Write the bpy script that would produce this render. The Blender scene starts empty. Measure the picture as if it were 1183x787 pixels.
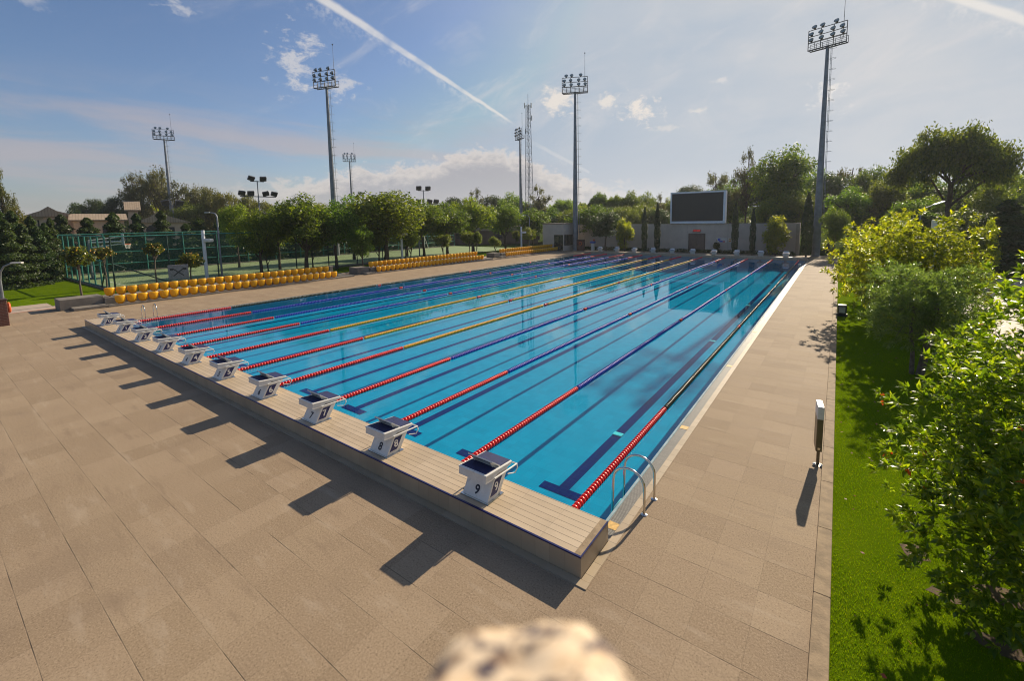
import bpy, math, random
import numpy as np
from mathutils import Vector, Matrix

S = bpy.context.scene
COL = S.collection
rnd = random.Random(7)
PI = math.pi

# ------------------------------------------------------------------ camera
CAMP = np.array([2.627, -5.639, 4.781]); YAW, PITCH, ROLL = .611, .110, -.014
FPX, PCX, PCY, PW, PH = 510.01, 611.04, 310.51, 1183., 787.
_cy, _sy, _cp, _sp = math.cos(YAW), math.sin(YAW), math.cos(PITCH), math.sin(PITCH)
FWD = np.array([-_sy*_cp, _cy*_cp, -_sp]); RT = np.array([_cy, _sy, 0.]); UP = np.cross(RT, FWD)
R2 = RT*math.cos(ROLL)+UP*math.sin(ROLL); U2 = -RT*math.sin(ROLL)+UP*math.cos(ROLL)
cam = bpy.data.cameras.new('camera'); camo = bpy.data.objects.new('camera', cam); COL.objects.link(camo)
M = Matrix(((R2[0], U2[0], -FWD[0], CAMP[0]), (R2[1], U2[1], -FWD[1], CAMP[1]), (R2[2], U2[2], -FWD[2], CAMP[2]), (0, 0, 0, 1)))
camo.matrix_world = M
cam.sensor_width = 36; cam.sensor_fit = 'HORIZONTAL'; cam.lens = 36*FPX/PW
cam.shift_x = -(PCX-PW/2)/PW; cam.shift_y = (PCY-PH/2)/PW
cam.clip_start = .02; cam.clip_end = 6000
cam.dof.use_dof = True; cam.dof.focus_distance = 13; cam.dof.aperture_fstop = cam.lens/9.0
S.camera = camo

def ray(u, v):
    return FWD+(u-PCX)/FPX*R2-(v-PCY)/FPX*U2
def G(u, v, z=0.):                       # where a line of sight meets the level z
    d = ray(u, v); p = CAMP+d*((z-CAMP[2])/d[2]); return (float(p[0]), float(p[1]), z)
def atD(u, v, D):                        # point on the line of sight at ground distance D
    d = ray(u, v); p = CAMP+d*(D/math.hypot(d[0], d[1])); return (float(p[0]), float(p[1]), float(p[2]))

# ------------------------------------------------------------------ sky and sun
SUN_EL = math.radians(29); SUN_AZ = math.atan2(.07, 1.)
sdir = Vector((math.sin(SUN_AZ)*math.cos(SUN_EL), math.cos(SUN_AZ)*math.cos(SUN_EL), math.sin(SUN_EL)))
sl = bpy.data.lights.new('sun', 'SUN'); sl.energy = 5.0; sl.angle = math.radians(.5); sl.color = (1., .86, .66)
so = bpy.data.objects.new('sun', sl); COL.objects.link(so)
so.rotation_euler = (-sdir).to_track_quat('-Z', 'Y').to_euler(); so.location = (0, 60, 60)
S.view_settings.view_transform = 'Standard'; S.view_settings.look = 'None'
S.view_settings.exposure = 0.46; S.view_settings.gamma = 1; S.view_settings.use_curve_mapping = False
S.render.engine = 'CYCLES'
try:
    S.cycles.filter_width = 1.05; S.cycles.max_bounces = 8; S.cycles.transparent_max_bounces = 12; S.cycles.caustics_reflective = False
    S.cycles.caustics_refractive = False; S.cycles.sample_clamp_indirect = 4
except Exception: pass

class NB:
    """small node-building helper"""
    def __init__(s, nt): s.nt = nt
    def n(s, t, **k):
        o = s.nt.nodes.new(t)
        for a, b in k.items(): setattr(o, a, b)
        return o
    def put(s, sock, v):
        if isinstance(v, bpy.types.NodeSocket): s.nt.links.new(v, sock)
        else: sock.default_value = v
    def m(s, op, a, b=0., c=None, clamp=False):
        o = s.n('ShaderNodeMath', operation=op, use_clamp=clamp); s.put(o.inputs[0], a); s.put(o.inputs[1], b)
        if c is not None: s.put(o.inputs[2], c)
        return o.outputs[0]
    def vm(s, op, a, b=(0, 0, 0), out=0):
        o = s.n('ShaderNodeVectorMath', operation=op); s.put(o.inputs[0], a); s.put(o.inputs[1], b)
        return o.outputs[1 if out else 0]
    def mix(s, f, a, b, bt='MIX'):
        o = s.n('ShaderNodeMix', data_type='RGBA', blend_type=bt); s.put(o.inputs[0], f)
        s.put(o.inputs[6], a if isinstance(a, bpy.types.NodeSocket) else (*a, 1)[:4]); s.put(o.inputs[7], b if isinstance(b, bpy.types.NodeSocket) else (*b, 1)[:4])
        return o.outputs[2]
    def ss(s, x, a, b):                 # smoothstep a..b
        o = s.n('ShaderNodeMapRange', interpolation_type='SMOOTHSTEP'); s.put(o.inputs[0], x); s.put(o.inputs[1], a); s.put(o.inputs[2], b)
        return o.outputs[0]
    def noise(s, v, scale, detail=4, rough=.55, dist=0, dim='3D'):
        o = s.n('ShaderNodeTexNoise', noise_dimensions=dim); s.put(o.inputs['Vector'], v); s.put(o.inputs['Scale'], scale)
        o.inputs['Detail'].default_value = detail; o.inputs['Roughness'].default_value = rough; o.inputs['Distortion'].default_value = dist
        return o.outputs[0]
    def xyz(s, x, y, z):
        o = s.n('ShaderNodeCombineXYZ'); s.put(o.inputs[0], x); s.put(o.inputs[1], y); s.put(o.inputs[2], z); return o.outputs[0]
    def sep(s, v):
        o = s.n('ShaderNodeSeparateXYZ'); s.put(o.inputs[0], v); return o.outputs

SKY_STRENGTH = .068
W = bpy.data.worlds.new('World'); S.world = W; W.use_nodes = True
def build_sky():
    nt = W.node_tree; nt.nodes.clear(); b = NB(nt)
    out = b.n('ShaderNodeOutputWorld'); bg = b.n('ShaderNodeBackground')
    nt.links.new(bg.outputs[0], out.inputs[0]); bg.inputs[1].default_value = SKY_STRENGTH
    sky = b.n('ShaderNodeTexSky', sky_type='NISHITA', sun_disc=False); sky.sun_elevation = SUN_EL; sky.sun_rotation = SUN_AZ
    sky.air_density = 1.0; sky.dust_density = 1.2; sky.ozone_density = 2.2
    d = b.n('ShaderNodeTexCoord').outputs['Generated']
    x, y, z = b.sep(d)
    az = b.m('ARCTAN2', x, y); el = b.m('ARCSINE', z)
    azd = b.m('MULTIPLY', az, 57.2958); eld = b.m('MULTIPLY', el, 57.2958)
    sund = b.vm('DOT_PRODUCT', d, tuple(sdir), out=1)
    col = b.mix(1., b.mix(1., sky.outputs[0], (.86, .98, 1.16), 'MULTIPLY'), (3.9, 4.9, 6.2), 'DARKEN')
    # thin bright veil toward the sun
    veil = b.m('POWER', b.m('MAXIMUM', sund, 0.), 7.)
    hn = b.noise(b.xyz(b.m('MULTIPLY', azd, .035), b.m('MULTIPLY', eld, .11), 0.), 1.0, 5, .6)
    veil = b.m('MULTIPLY', veil, b.ss(hn, .1, .75), clamp=True)
    col = b.mix(b.m('MULTIPLY', veil, .82), col, (7.5, 7.2, 7.0))
    # low horizon haze
    hz = b.m('POWER', b.m('SUBTRACT', 1., b.m('ABSOLUTE', z, clamp=True), clamp=True), 14.)
    col = b.mix(b.m('MULTIPLY', hz, .35), col, (5.4, 4.7, 4.6))
    # stretched altostratus bands low on the left
    sv = b.xyz(b.m('MULTIPLY', azd, .045), b.m('MULTIPLY', b.m('ADD', eld, b.m('MULTIPLY', azd, .06)), .33), 3.1)
    sn = b.noise(sv, 1.0, 6, .58, .4)
    sm = b.m('MULTIPLY', b.ss(sn, .40, .68), b.m('MULTIPLY', b.ss(eld, 15., 9.), b.ss(azd, -20., -58.)))
    col = b.mix(b.m('MULTIPLY', sm, .62), col, (5.2, 4.5, 4.6))
    # wisps higher up
    wn = b.noise(b.xyz(b.m('MULTIPLY', azd, .08), b.m('MULTIPLY', b.m('ADD', eld, b.m('MULTIPLY', azd, -.35)), .16), 9.), 1.0, 7, .62, .9)
    wm = b.m('MULTIPLY', b.m('MULTIPLY', b.ss(wn, .47, .78), b.ss(azd, -84., -40.)), b.ss(eld, 5., 13.))
    col = b.mix(b.m('MULTIPLY', wm, .5), col, (7.4, 7.1, 7.1))
    pv = b.xyz(b.m('MULTIPLY', azd, .11), b.m('MULTIPLY', eld, .17), 0.)
    pn = b.noise(pv, 4.2, 8, .66, .35); pf = b.noise(pv, 12., 6, .65)
    det = b.m('ADD', b.m('MULTIPLY', pn, .75), b.m('MULTIPLY', pf, .25))
    def puff(c, a0, e0, sa, se, amt, bright, lo=-.02, hi=.42):
        r = b.m('SQRT', b.m('ADD', b.m('POWER', b.m('DIVIDE', b.m('SUBTRACT', azd, a0), sa), 2.), b.m('POWER', b.m('DIVIDE', b.m('SUBTRACT', eld, e0), se), 2.)))
        k = b.m('ADD', b.m('MULTIPLY', b.m('SUBTRACT', det, .5), 2.6), b.m('MULTIPLY', b.m('SUBTRACT', .62, r), .62))
        return b.mix(b.m('MULTIPLY', b.ss(k, lo, hi), amt), c, bright)
    # big cumulus bank above the trees
    top = b.m('ADD', 4.2, b.m('MULTIPLY', b.m('EXPONENT', b.m('MULTIPLY', b.m('POWER', b.m('DIVIDE', b.m('SUBTRACT', azd, -40.), 9.), 2.), -1.)), 5.2))
    top = b.m('ADD', top, b.m('MULTIPLY', b.m('EXPONENT', b.m('MULTIPLY', b.m('POWER', b.m('DIVIDE', b.m('SUBTRACT', azd, -55.), 7.), 2.), -1.)), 2.2))
    bn = b.m('MULTIPLY', b.m('SUBTRACT', det, .5), 7.5)
    dd = b.m('SUBTRACT', b.m('ADD', top, bn), eld)
    bank = b.ss(dd, -.1, 1.1)
    inband = b.m('MULTIPLY', b.ss(azd, -74., -60.), b.ss(azd, -16., -30.))
    body = b.mix(b.ss(dd, .3, 3.2), (7.9, 7.1, 6.5), (3.9, 3.8, 4.15))
    col = b.mix(b.m('MULTIPLY', b.m('MULTIPLY', bank, inband), .8), col, body)
    for a in [(-31., 14.4, 4.2, 2.9, .9, (8.6, 7.9, 7.2)), (-25.2, 14.2, 3.2, 1.6, .8, (8.6, 7.9, 7.2)), (-21., 12.9, 4.4, 2.6, .92, (8.8, 8.0, 7.3)), (-14.5, 12.3, 2.2, .7, .6, (8.4, 7.8, 7.2)),
              (-61.6, 17.4, 4.0, 4.6, .75, (7., 6.8, 6.9)), (-57., 15.2, 4.2, 2.0, .7, (7., 6.8, 6.9)), (-71.6, 20.4, 2.4, 1.1, .6, (6.4, 6.4, 6.8)), (-83., 18.3, 4., 1.3, .4, (6.2, 6.2, 6.6)),
              (-1.5, 12.2, 2.4, 2.4, .8, (8.6, 8.2, 7.8)), (-12., 15.3, 1.6, .5, .5, (8.6, 8., 7.6)), (-18., 10.7, 3.5, .6, .45, (8.2, 7.6, 7.))]:
        col = puff(col, *a)
    # condensation trails: bands along great circles
    def trail(c, p, q, w0, w1, amt):
        p = Vector(p).normalized(); q = Vector(q).normalized(); nrm = p.cross(q).normalized(); t = (q-p*p.dot(q)).normalized()
        ang = p.angle(q)
        dist = b.vm('DOT_PRODUCT', d, tuple(nrm), out=1)
        s_ = b.m('DIVIDE', b.m('ARCTAN2', b.vm('DOT_PRODUCT', d, tuple(t), out=1), b.vm('DOT_PRODUCT', d, tuple(p), out=1)), ang)
        n1 = b.m('SUBTRACT', b.noise(d, 26., 5, .65), .5)
        wdt = b.m('ADD', w1, b.m('MULTIPLY', b.m('SUBTRACT', 1., s_, clamp=True), w0-w1))
        a = b.m('DIVIDE', b.m('ADD', dist, b.m('MULTIPLY', n1, .006)), wdt)
        edge = b.ss(b.m('ABSOLUTE', a), 1., .25)
        wisp = b.m('MULTIPLY', b.ss(b.m('SUBTRACT', a, 0.), 4.6, .3), b.m('MULTIPLY', b.ss(a, -.6, .4), b.ss(b.noise(d, 60., 4, .7), .42, .7)))
        k = b.m('MAXIMUM', edge, b.m('MULTIPLY', wisp, .55))
        k = b.m('MULTIPLY', k, b.m('MULTIPLY', b.ss(s_, 1.03, .93), b.ss(s_, -1.0, -.3)))
        k = b.m('MULTIPLY', k, b.ss(b.noise(d, 14., 3), .2, .55))
        return b.mix(b.m('MULTIPLY', k, amt), c, (8.2, 7.9, 7.6))
    col = trail(col, (-.78, .48, .40), (-.585, .78, .208), .011, .0035, .78)
    col = trail(col, (-.515, .84, .142), (-.45, .88, .10), .006, .004, .3)
    col = trail(col, (.10, .95, .345), (.225, .935, .25), .010, .008, .95)
    nt.links.new(col, bg.inputs[0])
build_sky()

# ------------------------------------------------------------------ materials
MATS = {}
def new_mat(name):
    m = bpy.data.materials.new(name); m.use_nodes = True; nt = m.node_tree
    return m, NB(nt), nt.nodes['Principled BSDF'], nt.nodes['Material Output']
def mat(name, c, rough=.6, metal=0., var=.12, scale=3., bump=0., bscale=40., spec=.5, emit=None, coat=0., dirt=None):
    if name in MATS: return MATS[name]
    m, b, p, out = new_mat(name)
    tc = b.n('ShaderNodeTexCoord').outputs['Object']
    n = b.noise(tc, scale, 5, .6)
    lo = tuple(max(0, x*(1-var)) for x in c); hi = tuple(min(1, x*(1+var)) for x in c)
    col = b.mix(b.ss(n, .3, .7), lo, hi)
    if dirt:
        n2 = b.noise(tc, dirt[1], 6, .7, .5); col = b.mix(b.m('MULTIPLY', b.ss(n2, .52, .75), dirt[2]), col, dirt[0])
    b.put(p.inputs['Base Color'], col)
    b.put(p.inputs['Roughness'], b.m('ADD', rough-.06, b.m('MULTIPLY', n, .12))); p.inputs['Metallic'].default_value = metal
    p.inputs['Specular IOR Level'].default_value = spec
    if coat: p.inputs['Coat Weight'].default_value = coat
    if bump:
        bp = b.n('ShaderNodeBump'); bp.inputs['Strength'].default_value = bump; bp.inputs['Distance'].default_value = .01
        b.put(bp.inputs['Height'], b.noise(tc, bscale, 4, .6)); b.put(p.inputs['Normal'], bp.outputs[0])
    if emit: p.inputs['Emission Color'].default_value = (*emit[0], 1); p.inputs['Emission Strength'].default_value = emit[1]
    MATS[name] = m; return m

def leaf_mat(name, cols, trans=.35, rough=.45, spec=.4, tcol=None, ov=1.):
    m, b, p, out = new_mat(name)
    geo = b.n('ShaderNodeNewGeometry'); oi = b.n('ShaderNodeObjectInfo')
    r = geo.outputs['Random Per Island']
    ramp = b.n('ShaderNodeValToRGB'); b.put(ramp.inputs[0], r); cr = ramp.color_ramp
    while len(cr.elements) > 1: cr.elements.remove(cr.elements[0])
    for i, c in enumerate(cols):
        e = cr.elements[0] if i == 0 else cr.elements.new(i/(len(cols)))
        e.position = i/max(1, len(cols)-1)*.999; e.color = (*c, 1)
    hs = b.n('ShaderNodeHueSaturation'); b.put(hs.inputs['Color'], ramp.outputs[0])
    b.put(hs.inputs['Value'], b.m('ADD', 1.-.22*ov, b.m('MULTIPLY', oi.outputs['Random'], .44*ov)))
    b.put(hs.inputs['Hue'], b.m('ADD', .5-.015*ov, b.m('MULTIPLY', b.m('FRACT', b.m('MULTIPLY', oi.outputs['Random'], 7.3)), .03*ov)))
    col = hs.outputs[0]
    b.put(p.inputs['Base Color'], col); p.inputs['Roughness'].default_value = rough; p.inputs['Specular IOR Level'].default_value = spec
    t = b.n('ShaderNodeBsdfTranslucent')
    b.put(t.inputs[0], b.mix(1., col, tcol or (1.5, 1.45, .5), 'MULTIPLY'))
    mx = b.n('ShaderNodeMixShader'); mx.inputs[0].default_value = trans
    m.node_tree.links.new(p.outputs[0], mx.inputs[1]); m.node_tree.links.new(t.outputs[0], mx.inputs[2]); m.node_tree.links.new(mx.outputs[0], out.inputs[0])
    MATS[name] = m; return m

def slab_mat():
    m, b, p, out = new_mat('granite_paving')
    tc = b.n('ShaderNodeTexCoord').outputs['Object']
    x, y, z = b.sep(tc)
    # square slabs, joints read from the photograph's grid
    P_ = .608
    gx = b.m('DIVIDE', b.m('SUBTRACT', x, .80), P_); gy = b.m('DIVIDE', b.m('SUBTRACT', y, .262), P_)
    wn = b.n('ShaderNodeTexWhiteNoise', noise_dimensions='2D'); b.put(wn.inputs['Vector'], b.xyz(b.m('FLOOR', gx), b.m('FLOOR', gy), 0.))
    r = wn.outputs['Value']
    wn2 = b.n('ShaderNodeTexWhiteNoise', noise_dimensions='1D'); b.put(wn2.inputs['W'], b.m('FLOOR', gy)); r2 = wn2.outputs['Value']
    fx = b.m('ABSOLUTE', b.m('SUBTRACT', b.m('FRACT', gx), .5)); fy = b.m('ABSOLUTE', b.m('SUBTRACT', b.m('FRACT', gy), .5))
    jn = b.noise(tc, 1.3, 3)
    jx = b.m('MULTIPLY', b.ss(fx, .4915, .4965), b.m('ADD', .0, b.m('MULTIPLY', jn, .40)))
    jy = b.m('MULTIPLY', b.ss(fy, .4905, .4965), b.m('ADD', .12, b.m('MULTIPLY', b.ss(jn, .36, .68), .75)))
    joint = b.m('MAXIMUM', jx, jy)
    gr = b.noise(tc, 40., 5, .88); gr2 = b.noise(tc, 34., 3, .6)
    st = b.noise(tc, .55, 5, .62, .4); st2 = b.noise(b.vm('MULTIPLY', tc, (.55, 2.6, 1.)), 1.3, 6, .68)
    c = b.mix(r, (.272, .195, .122), (.328, .240, .155))
    wn3 = b.n('ShaderNodeTexWhiteNoise', noise_dimensions='2D'); b.put(wn3.inputs['Vector'], b.xyz(b.m('ADD', b.m('FLOOR', gx), 37.), b.m('FLOOR', gy), 0.)); r3 = wn3.outputs['Value']
    c = b.mix(b.m('MULTIPLY', b.m('GREATER_THAN', r3, .86), .2), c, (.44, .335, .22)); c = b.mix(b.m('MULTIPLY', b.m('LESS_THAN', r3, .16), .22), c, (.21, .148, .09))
    c = b.mix(b.m('MULTIPLY', r2, .35), c, (.35, .262, .162))
    c = b.mix(b.m('MULTIPLY', b.ss(gr, .50, .68), .75), c, (.50, .38, .26))
    c = b.mix(b.m('MULTIPLY', b.ss(gr, .47, .34), .85), c, (.085, .055, .035))
    c = b.mix(b.m('MULTIPLY', b.ss(gr2, .52, .7), .25), c, (.22, .15, .10))
    c = b.mix(b.m('MULTIPLY', b.ss(st, .50, .76), .32), c, (.20, .145, .10))
    c = b.mix(b.m('MULTIPLY', b.ss(st2, .53, .72), .34), c, (.47, .38, .28)); c = b.mix(b.m('MULTIPLY', b.ss(st2, .46, .30), .40), c, (.20, .14, .09))
    c = b.mix(b.m('MULTIPLY', b.ss(b.noise(tc, 7., 4, .6), .62, .74), .28), c, (.20, .14, .09))
    c = b.mix(joint, c, (.060, .044, .032))
    b.put(p.inputs['Base Color'], c)
    b.put(p.inputs['Roughness'], b.m('ADD', .68, b.m('MULTIPLY', st2, .25))); p.inputs['Specular IOR Level'].default_value = .22
    bp = b.n('ShaderNodeBump'); bp.inputs['Strength'].default_value = .55; bp.inputs['Distance'].default_value = .006
    b.put(bp.inputs['Height'], b.m('SUBTRACT', b.m('MULTIPLY', gr, .5), joint)); b.put(p.inputs['Normal'], bp.outputs[0])
    return m

def tile_mat(name, c1, c2, tx, ty, joint, jw=.006, jcol=(.09, .07, .05), rough=.45, axis='xy', offx=0., offy=0., stagger=0., spec=.5):
    m, b, p, out = new_mat(name)
    tc = b.n('ShaderNodeTexCoord').outputs['Object']; x, y, z = b.sep(tc)
    A = {'x': x, 'y': y, 'z': z}; a, bb = A[axis[0]], A[axis[1]]
    gy = b.m('DIVIDE', b.m('SUBTRACT', bb, offy), ty)
    gx = b.m('ADD', b.m('DIVIDE', b.m('SUBTRACT', a, offx), tx), b.m('MULTIPLY', b.m('MODULO', b.m('FLOOR', gy), 2.), stagger))
    wn = b.n('ShaderNodeTexWhiteNoise', noise_dimensions='2D'); b.put(wn.inputs['Vector'], b.xyz(b.m('FLOOR', gx), b.m('FLOOR', gy), 0.))
    fx = b.m('MULTIPLY', b.m('SUBTRACT', .5, b.m('ABSOLUTE', b.m('SUBTRACT', b.m('FRACT', gx), .5))), tx)
    fy = b.m('MULTIPLY', b.m('SUBTRACT', .5, b.m('ABSOLUTE', b.m('SUBTRACT', b.m('FRACT', gy), .5))), ty)
    j = b.m('MAXIMUM', b.m('MULTIPLY', b.ss(fx, jw, jw*.3), joint[0]), b.m('MULTIPLY', b.ss(fy, jw, jw*.3), joint[1]))
    n = b.noise(tc, 2.2, 5, .65, .3)
    c = b.mix(wn.outputs['Value'], c1, c2); c = b.mix(b.m('MULTIPLY', b.ss(n, .45, .75), .22), c, tuple(k*.6 for k in c1))
    c = b.mix(j, c, jcol)
    b.put(p.inputs['Base Color'], c); p.inputs['Roughness'].default_value = rough; p.inputs['Specular IOR Level'].default_value = spec
    bp = b.n('ShaderNodeBump'); bp.inputs['Strength'].default_value = .4; bp.inputs['Distance'].default_value = .004
    b.put(bp.inputs['Height'], b.m('SUBTRACT', b.m('MULTIPLY', n, .2), j)); b.put(p.inputs['Normal'], bp.outputs[0])
    MATS[name] = m; return m

def water_mat():
    m, b, p, out = new_mat('pool_water'); nt = m.node_tree; nt.nodes.remove(p)
    tc = b.n('ShaderNodeTexCoord').outputs['Object']
    bp = b.n('ShaderNodeBump'); bp.inputs['Strength'].default_value = 1.; bp.inputs['Distance'].default_value = .0014
    n1 = b.noise(tc, 1.1, 3, .5, .3); n2 = b.noise(tc, 7.5, 4, .65, .5)
    b.put(bp.inputs['Height'], b.m('ADD', b.m('MULTIPLY', n1, 1.9), b.m('MULTIPLY', n2, b.m('MULTIPLY', b.ss(b.noise(tc, .25, 2), .4, .65), .9))))
    fr = b.n('ShaderNodeFresnel'); b.put(fr.inputs[0], b.m('SUBTRACT', 1.33, b.m('MULTIPLY', b.n('ShaderNodeNewGeometry').outputs['Backfacing'], 1.33-1/1.33))); b.put(fr.inputs['Normal'], bp.outputs[0])
    tr = b.n('ShaderNodeBsdfTransparent'); tr.inputs[0].default_value = (.45, .92, .97, 1)
    gl = b.n('ShaderNodeBsdfGlossy'); gl.inputs['Roughness'].default_value = .012; gl.inputs['Color'].default_value = (.95, .97, 1, 1); b.put(gl.inputs['Normal'], bp.outputs[0])
    mx = b.n('ShaderNodeMixShader'); b.put(mx.inputs[0], fr.outputs[0])
    nt.links.new(tr.outputs[0], mx.inputs[1]); nt.links.new(gl.outputs[0], mx.inputs[2]); nt.links.new(mx.outputs[0], out.inputs[0])
    return m

def net_mat(name, c, cover):
    m, b, p, out = new_mat(name); nt = m.node_tree
    p.inputs['Base Color'].default_value = (*c, 1); p.inputs['Roughness'].default_value = .6
    tc = b.n('ShaderNodeTexCoord').outputs['Object']; x, y, z = b.sep(tc)
    s = b.m('ADD', x, y)
    a = b.m('ABSOLUTE', b.m('SUBTRACT', b.m('FRACT', b.m('MULTIPLY', b.m('ADD', s, z), 11.)), .5))
    d = b.m('ABSOLUTE', b.m('SUBTRACT', b.m('FRACT', b.m('MULTIPLY', b.m('SUBTRACT', s, z), 11.)), .5))
    k = b.m('MAXIMUM', b.m('GREATER_THAN', a, .5-cover*.25), b.m('GREATER_THAN', d, .5-cover*.25))
    tr = b.n('ShaderNodeBsdfTransparent'); mx = b.n('ShaderNodeMixShader'); b.put(mx.inputs[0], k)
    nt.links.new(tr.outputs[0], mx.inputs[1]); nt.links.new(p.outputs[0], mx.inputs[2]); nt.links.new(mx.outputs[0], out.inputs[0])
    return m

def grass_mat(name, c1, c2, c3):
    m, b, p, out = new_mat(name)
    tc = b.n('ShaderNodeTexCoord').outputs['Object']
    n = b.noise(tc, .8, 5, .6); f = b.noise(tc, 60., 4, .7); g = b.noise(tc, 9., 3, .6)
    c = b.mix(b.ss(n, .35, .65), c1, c2); c = b.mix(b.m('MULTIPLY', b.ss(f, .42, .66), .6), c, c3); c = b.mix(b.m('MULTIPLY', b.ss(g, .55, .75), .4), c, tuple(k*.6 for k in c1))
    b.put(p.inputs['Base Color'], c); p.inputs['Roughness'].default_value = .9; p.inputs['Specular IOR Level'].default_value = 0.
    bp = b.n('ShaderNodeBump'); bp.inputs['Strength'].default_value = .8; bp.inputs['Distance'].default_value = .03; b.put(bp.inputs['Height'], f); b.put(p.inputs['Normal'], bp.outputs[0])
    return m

# ------------------------------------------------------------------ mesh helpers
class MB:
    """collects primitive shapes into one mesh"""
    def __init__(s): s.v = []; s.f = []; s.mi = []; s.cur = 0
    def add(s, vs, fs):
        o = len(s.v); s.v += [tuple(map(float, q)) for q in vs]; s.f += [tuple(i+o for i in f) for f in fs]; s.mi += [s.cur]*len(fs); return s
    def box(s, x0, x1, y0, y1, z0, z1, M=None):
        vs = [(x, y, z) for z in (z0, z1) for y in (y0, y1) for x in (x0, x1)]
        if M: vs = [tuple(M @ Vector(q)) for q in vs]
        return s.add(vs, [(0, 2, 3, 1), (4, 5, 7, 6), (0, 1, 5, 4), (2, 6, 7, 3), (0, 4, 6, 2), (1, 3, 7, 5)])
    def bbox(s, x0, x1, y0, y1, z0, z1, r=.01, M=None):        # box with chamfered vertical and top edges
        r = min(r, (x1-x0)*.45, (y1-y0)*.45, (z1-z0)*.45)
        def ring(e, z): return [(x0+e+r, y0+e, z), (x1-e-r, y0+e, z), (x1-e, y0+e+r, z), (x1-e, y1-e-r, z), (x1-e-r, y1-e, z), (x0+e+r, y1-e, z), (x0+e, y1-e-r, z), (x0+e, y0+e+r, z)]
        vs = ring(r*.6, z0)+ring(0, z0+r)+ring(0, z1-r)+ring(r*.6, z1); fs = []
        for k in range(3):
            for i in range(8): j = (i+1) % 8; fs.append((k*8+i, k*8+j, k*8+8+j, k*8+8+i))
        fs += [tuple(range(7, -1, -1)), tuple(range(24, 32))]
        if M: vs = [tuple(M @ Vector(q)) for q in vs]
        return s.add(vs, fs)
    def quad(s, a, b, c, d): return s.add([a, b, c, d], [(0, 1, 2, 3)])
    def sheet(s, x0, x1, y0, y1, z): return s.quad((x0, y0, z), (x1, y0, z), (x1, y1, z), (x0, y1, z))
    def tube(s, pts, r, seg=8, cap=True):
        pts = [Vector(q) for q in pts]; rs = r if isinstance(r, (list, tuple)) else [r]*len(pts)
        vs = []; fs = []; prev = None
        for i, q in enumerate(pts):
            t = (pts[min(i+1, len(pts)-1)]-pts[max(i-1, 0)]).normalized()
            if prev is None:
                a = Vector((0, 0, 1)) if abs(t.z) < .9 else Vector((1, 0, 0)); prev = t.cross(a).normalized()
            prev = (prev-t*prev.dot(t)).normalized(); o = t.cross(prev)
            for k in range(seg):
                an = 2*PI*k/seg; vs.append(q+(prev*math.cos(an)+o*math.sin(an))*rs[i])
        for i in range(len(pts)-1):
            for k in range(seg): j = (k+1) % seg; fs.append((i*seg+k, i*seg+j, (i+1)*seg+j, (i+1)*seg+k))
        if cap: fs += [tuple(range(seg-1, -1, -1)), tuple(range((len(pts)-1)*seg, len(pts)*seg))]
        return s.add(vs, fs)
    def lathe(s, prof, seg=16, M=None):                        # profile (r, z) about z
        vs = []; fs = []
        for r, z in prof:
            for k in range(seg): an = 2*PI*k/seg; vs.append((r*math.cos(an), r*math.sin(an), z))
        for i in range(len(prof)-1):
            for k in range(seg): j = (k+1) % seg; fs.append((i*seg+k, i*seg+j, (i+1)*seg+j, (i+1)*seg+k))
        fs += [tuple(range(seg-1, -1, -1)), tuple(range((len(prof)-1)*seg, len(prof)*seg))]
        if M: vs = [tuple(M @ Vector(q)) for q in vs]
        return s.add(vs, fs)
    def prism(s, poly, a0, a1, axis='x'):                      # polygon (p, q) extruded along axis
        def P(t, p, q): return (t, p, q) if axis == 'x' else ((p, t, q) if axis == 'y' else (p, q, t))
        n = len(poly); vs = [P(a0, *q) for q in poly]+[P(a1, *q) for q in poly]
        fs = [tuple(range(n-1, -1, -1)), tuple(range(n, 2*n))]+[(i, (i+1) % n, n+(i+1) % n, n+i) for i in range(n)]
        return s.add(vs, fs)
    def torus(s, c, R, r, M=None, seg=20, sub=8):
        vs = []; fs = []
        for i in range(seg):
            a = 2*PI*i/seg
            for k in range(sub):
                q = 2*PI*k/sub; vs.append(((R+r*math.cos(q))*math.cos(a), (R+r*math.cos(q))*math.sin(a), r*math.sin(q)))
        for i in range(seg):
            for k in range(sub): i2 = (i+1) % seg; k2 = (k+1) % sub; fs.append((i*sub+k, i2*sub+k, i2*sub+k2, i*sub+k2))
        T = Matrix.Translation(c) @ (M or Matrix()); return s.add([tuple(T @ Vector(q)) for q in vs], fs)
    def build(s, name, mats, parent=None, smooth=False, fixn=True):
        me = bpy.data.meshes.new(name); me.from_pydata(s.v, [], s.f)
        for m in (mats if isinstance(mats, (list, tuple)) else [mats]): me.materials.append(m)
        if max(s.mi, default=0): me.polygons.foreach_set('material_index', s.mi)
        if fixn:
            import bmesh
            bm = bmesh.new(); bm.from_mesh(me); bmesh.ops.recalc_face_normals(bm, faces=bm.faces); bm.to_mesh(me); bm.free()
        if smooth:
            me.polygons.foreach_set('use_smooth', [True]*len(me.polygons))
            try: me.set_sharp_from_angle(angle=math.radians(35))
            except Exception: pass
        me.update()
        o = bpy.data.objects.new(name, me); COL.objects.link(o)
        if parent: o.parent = parent
        return o

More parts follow.
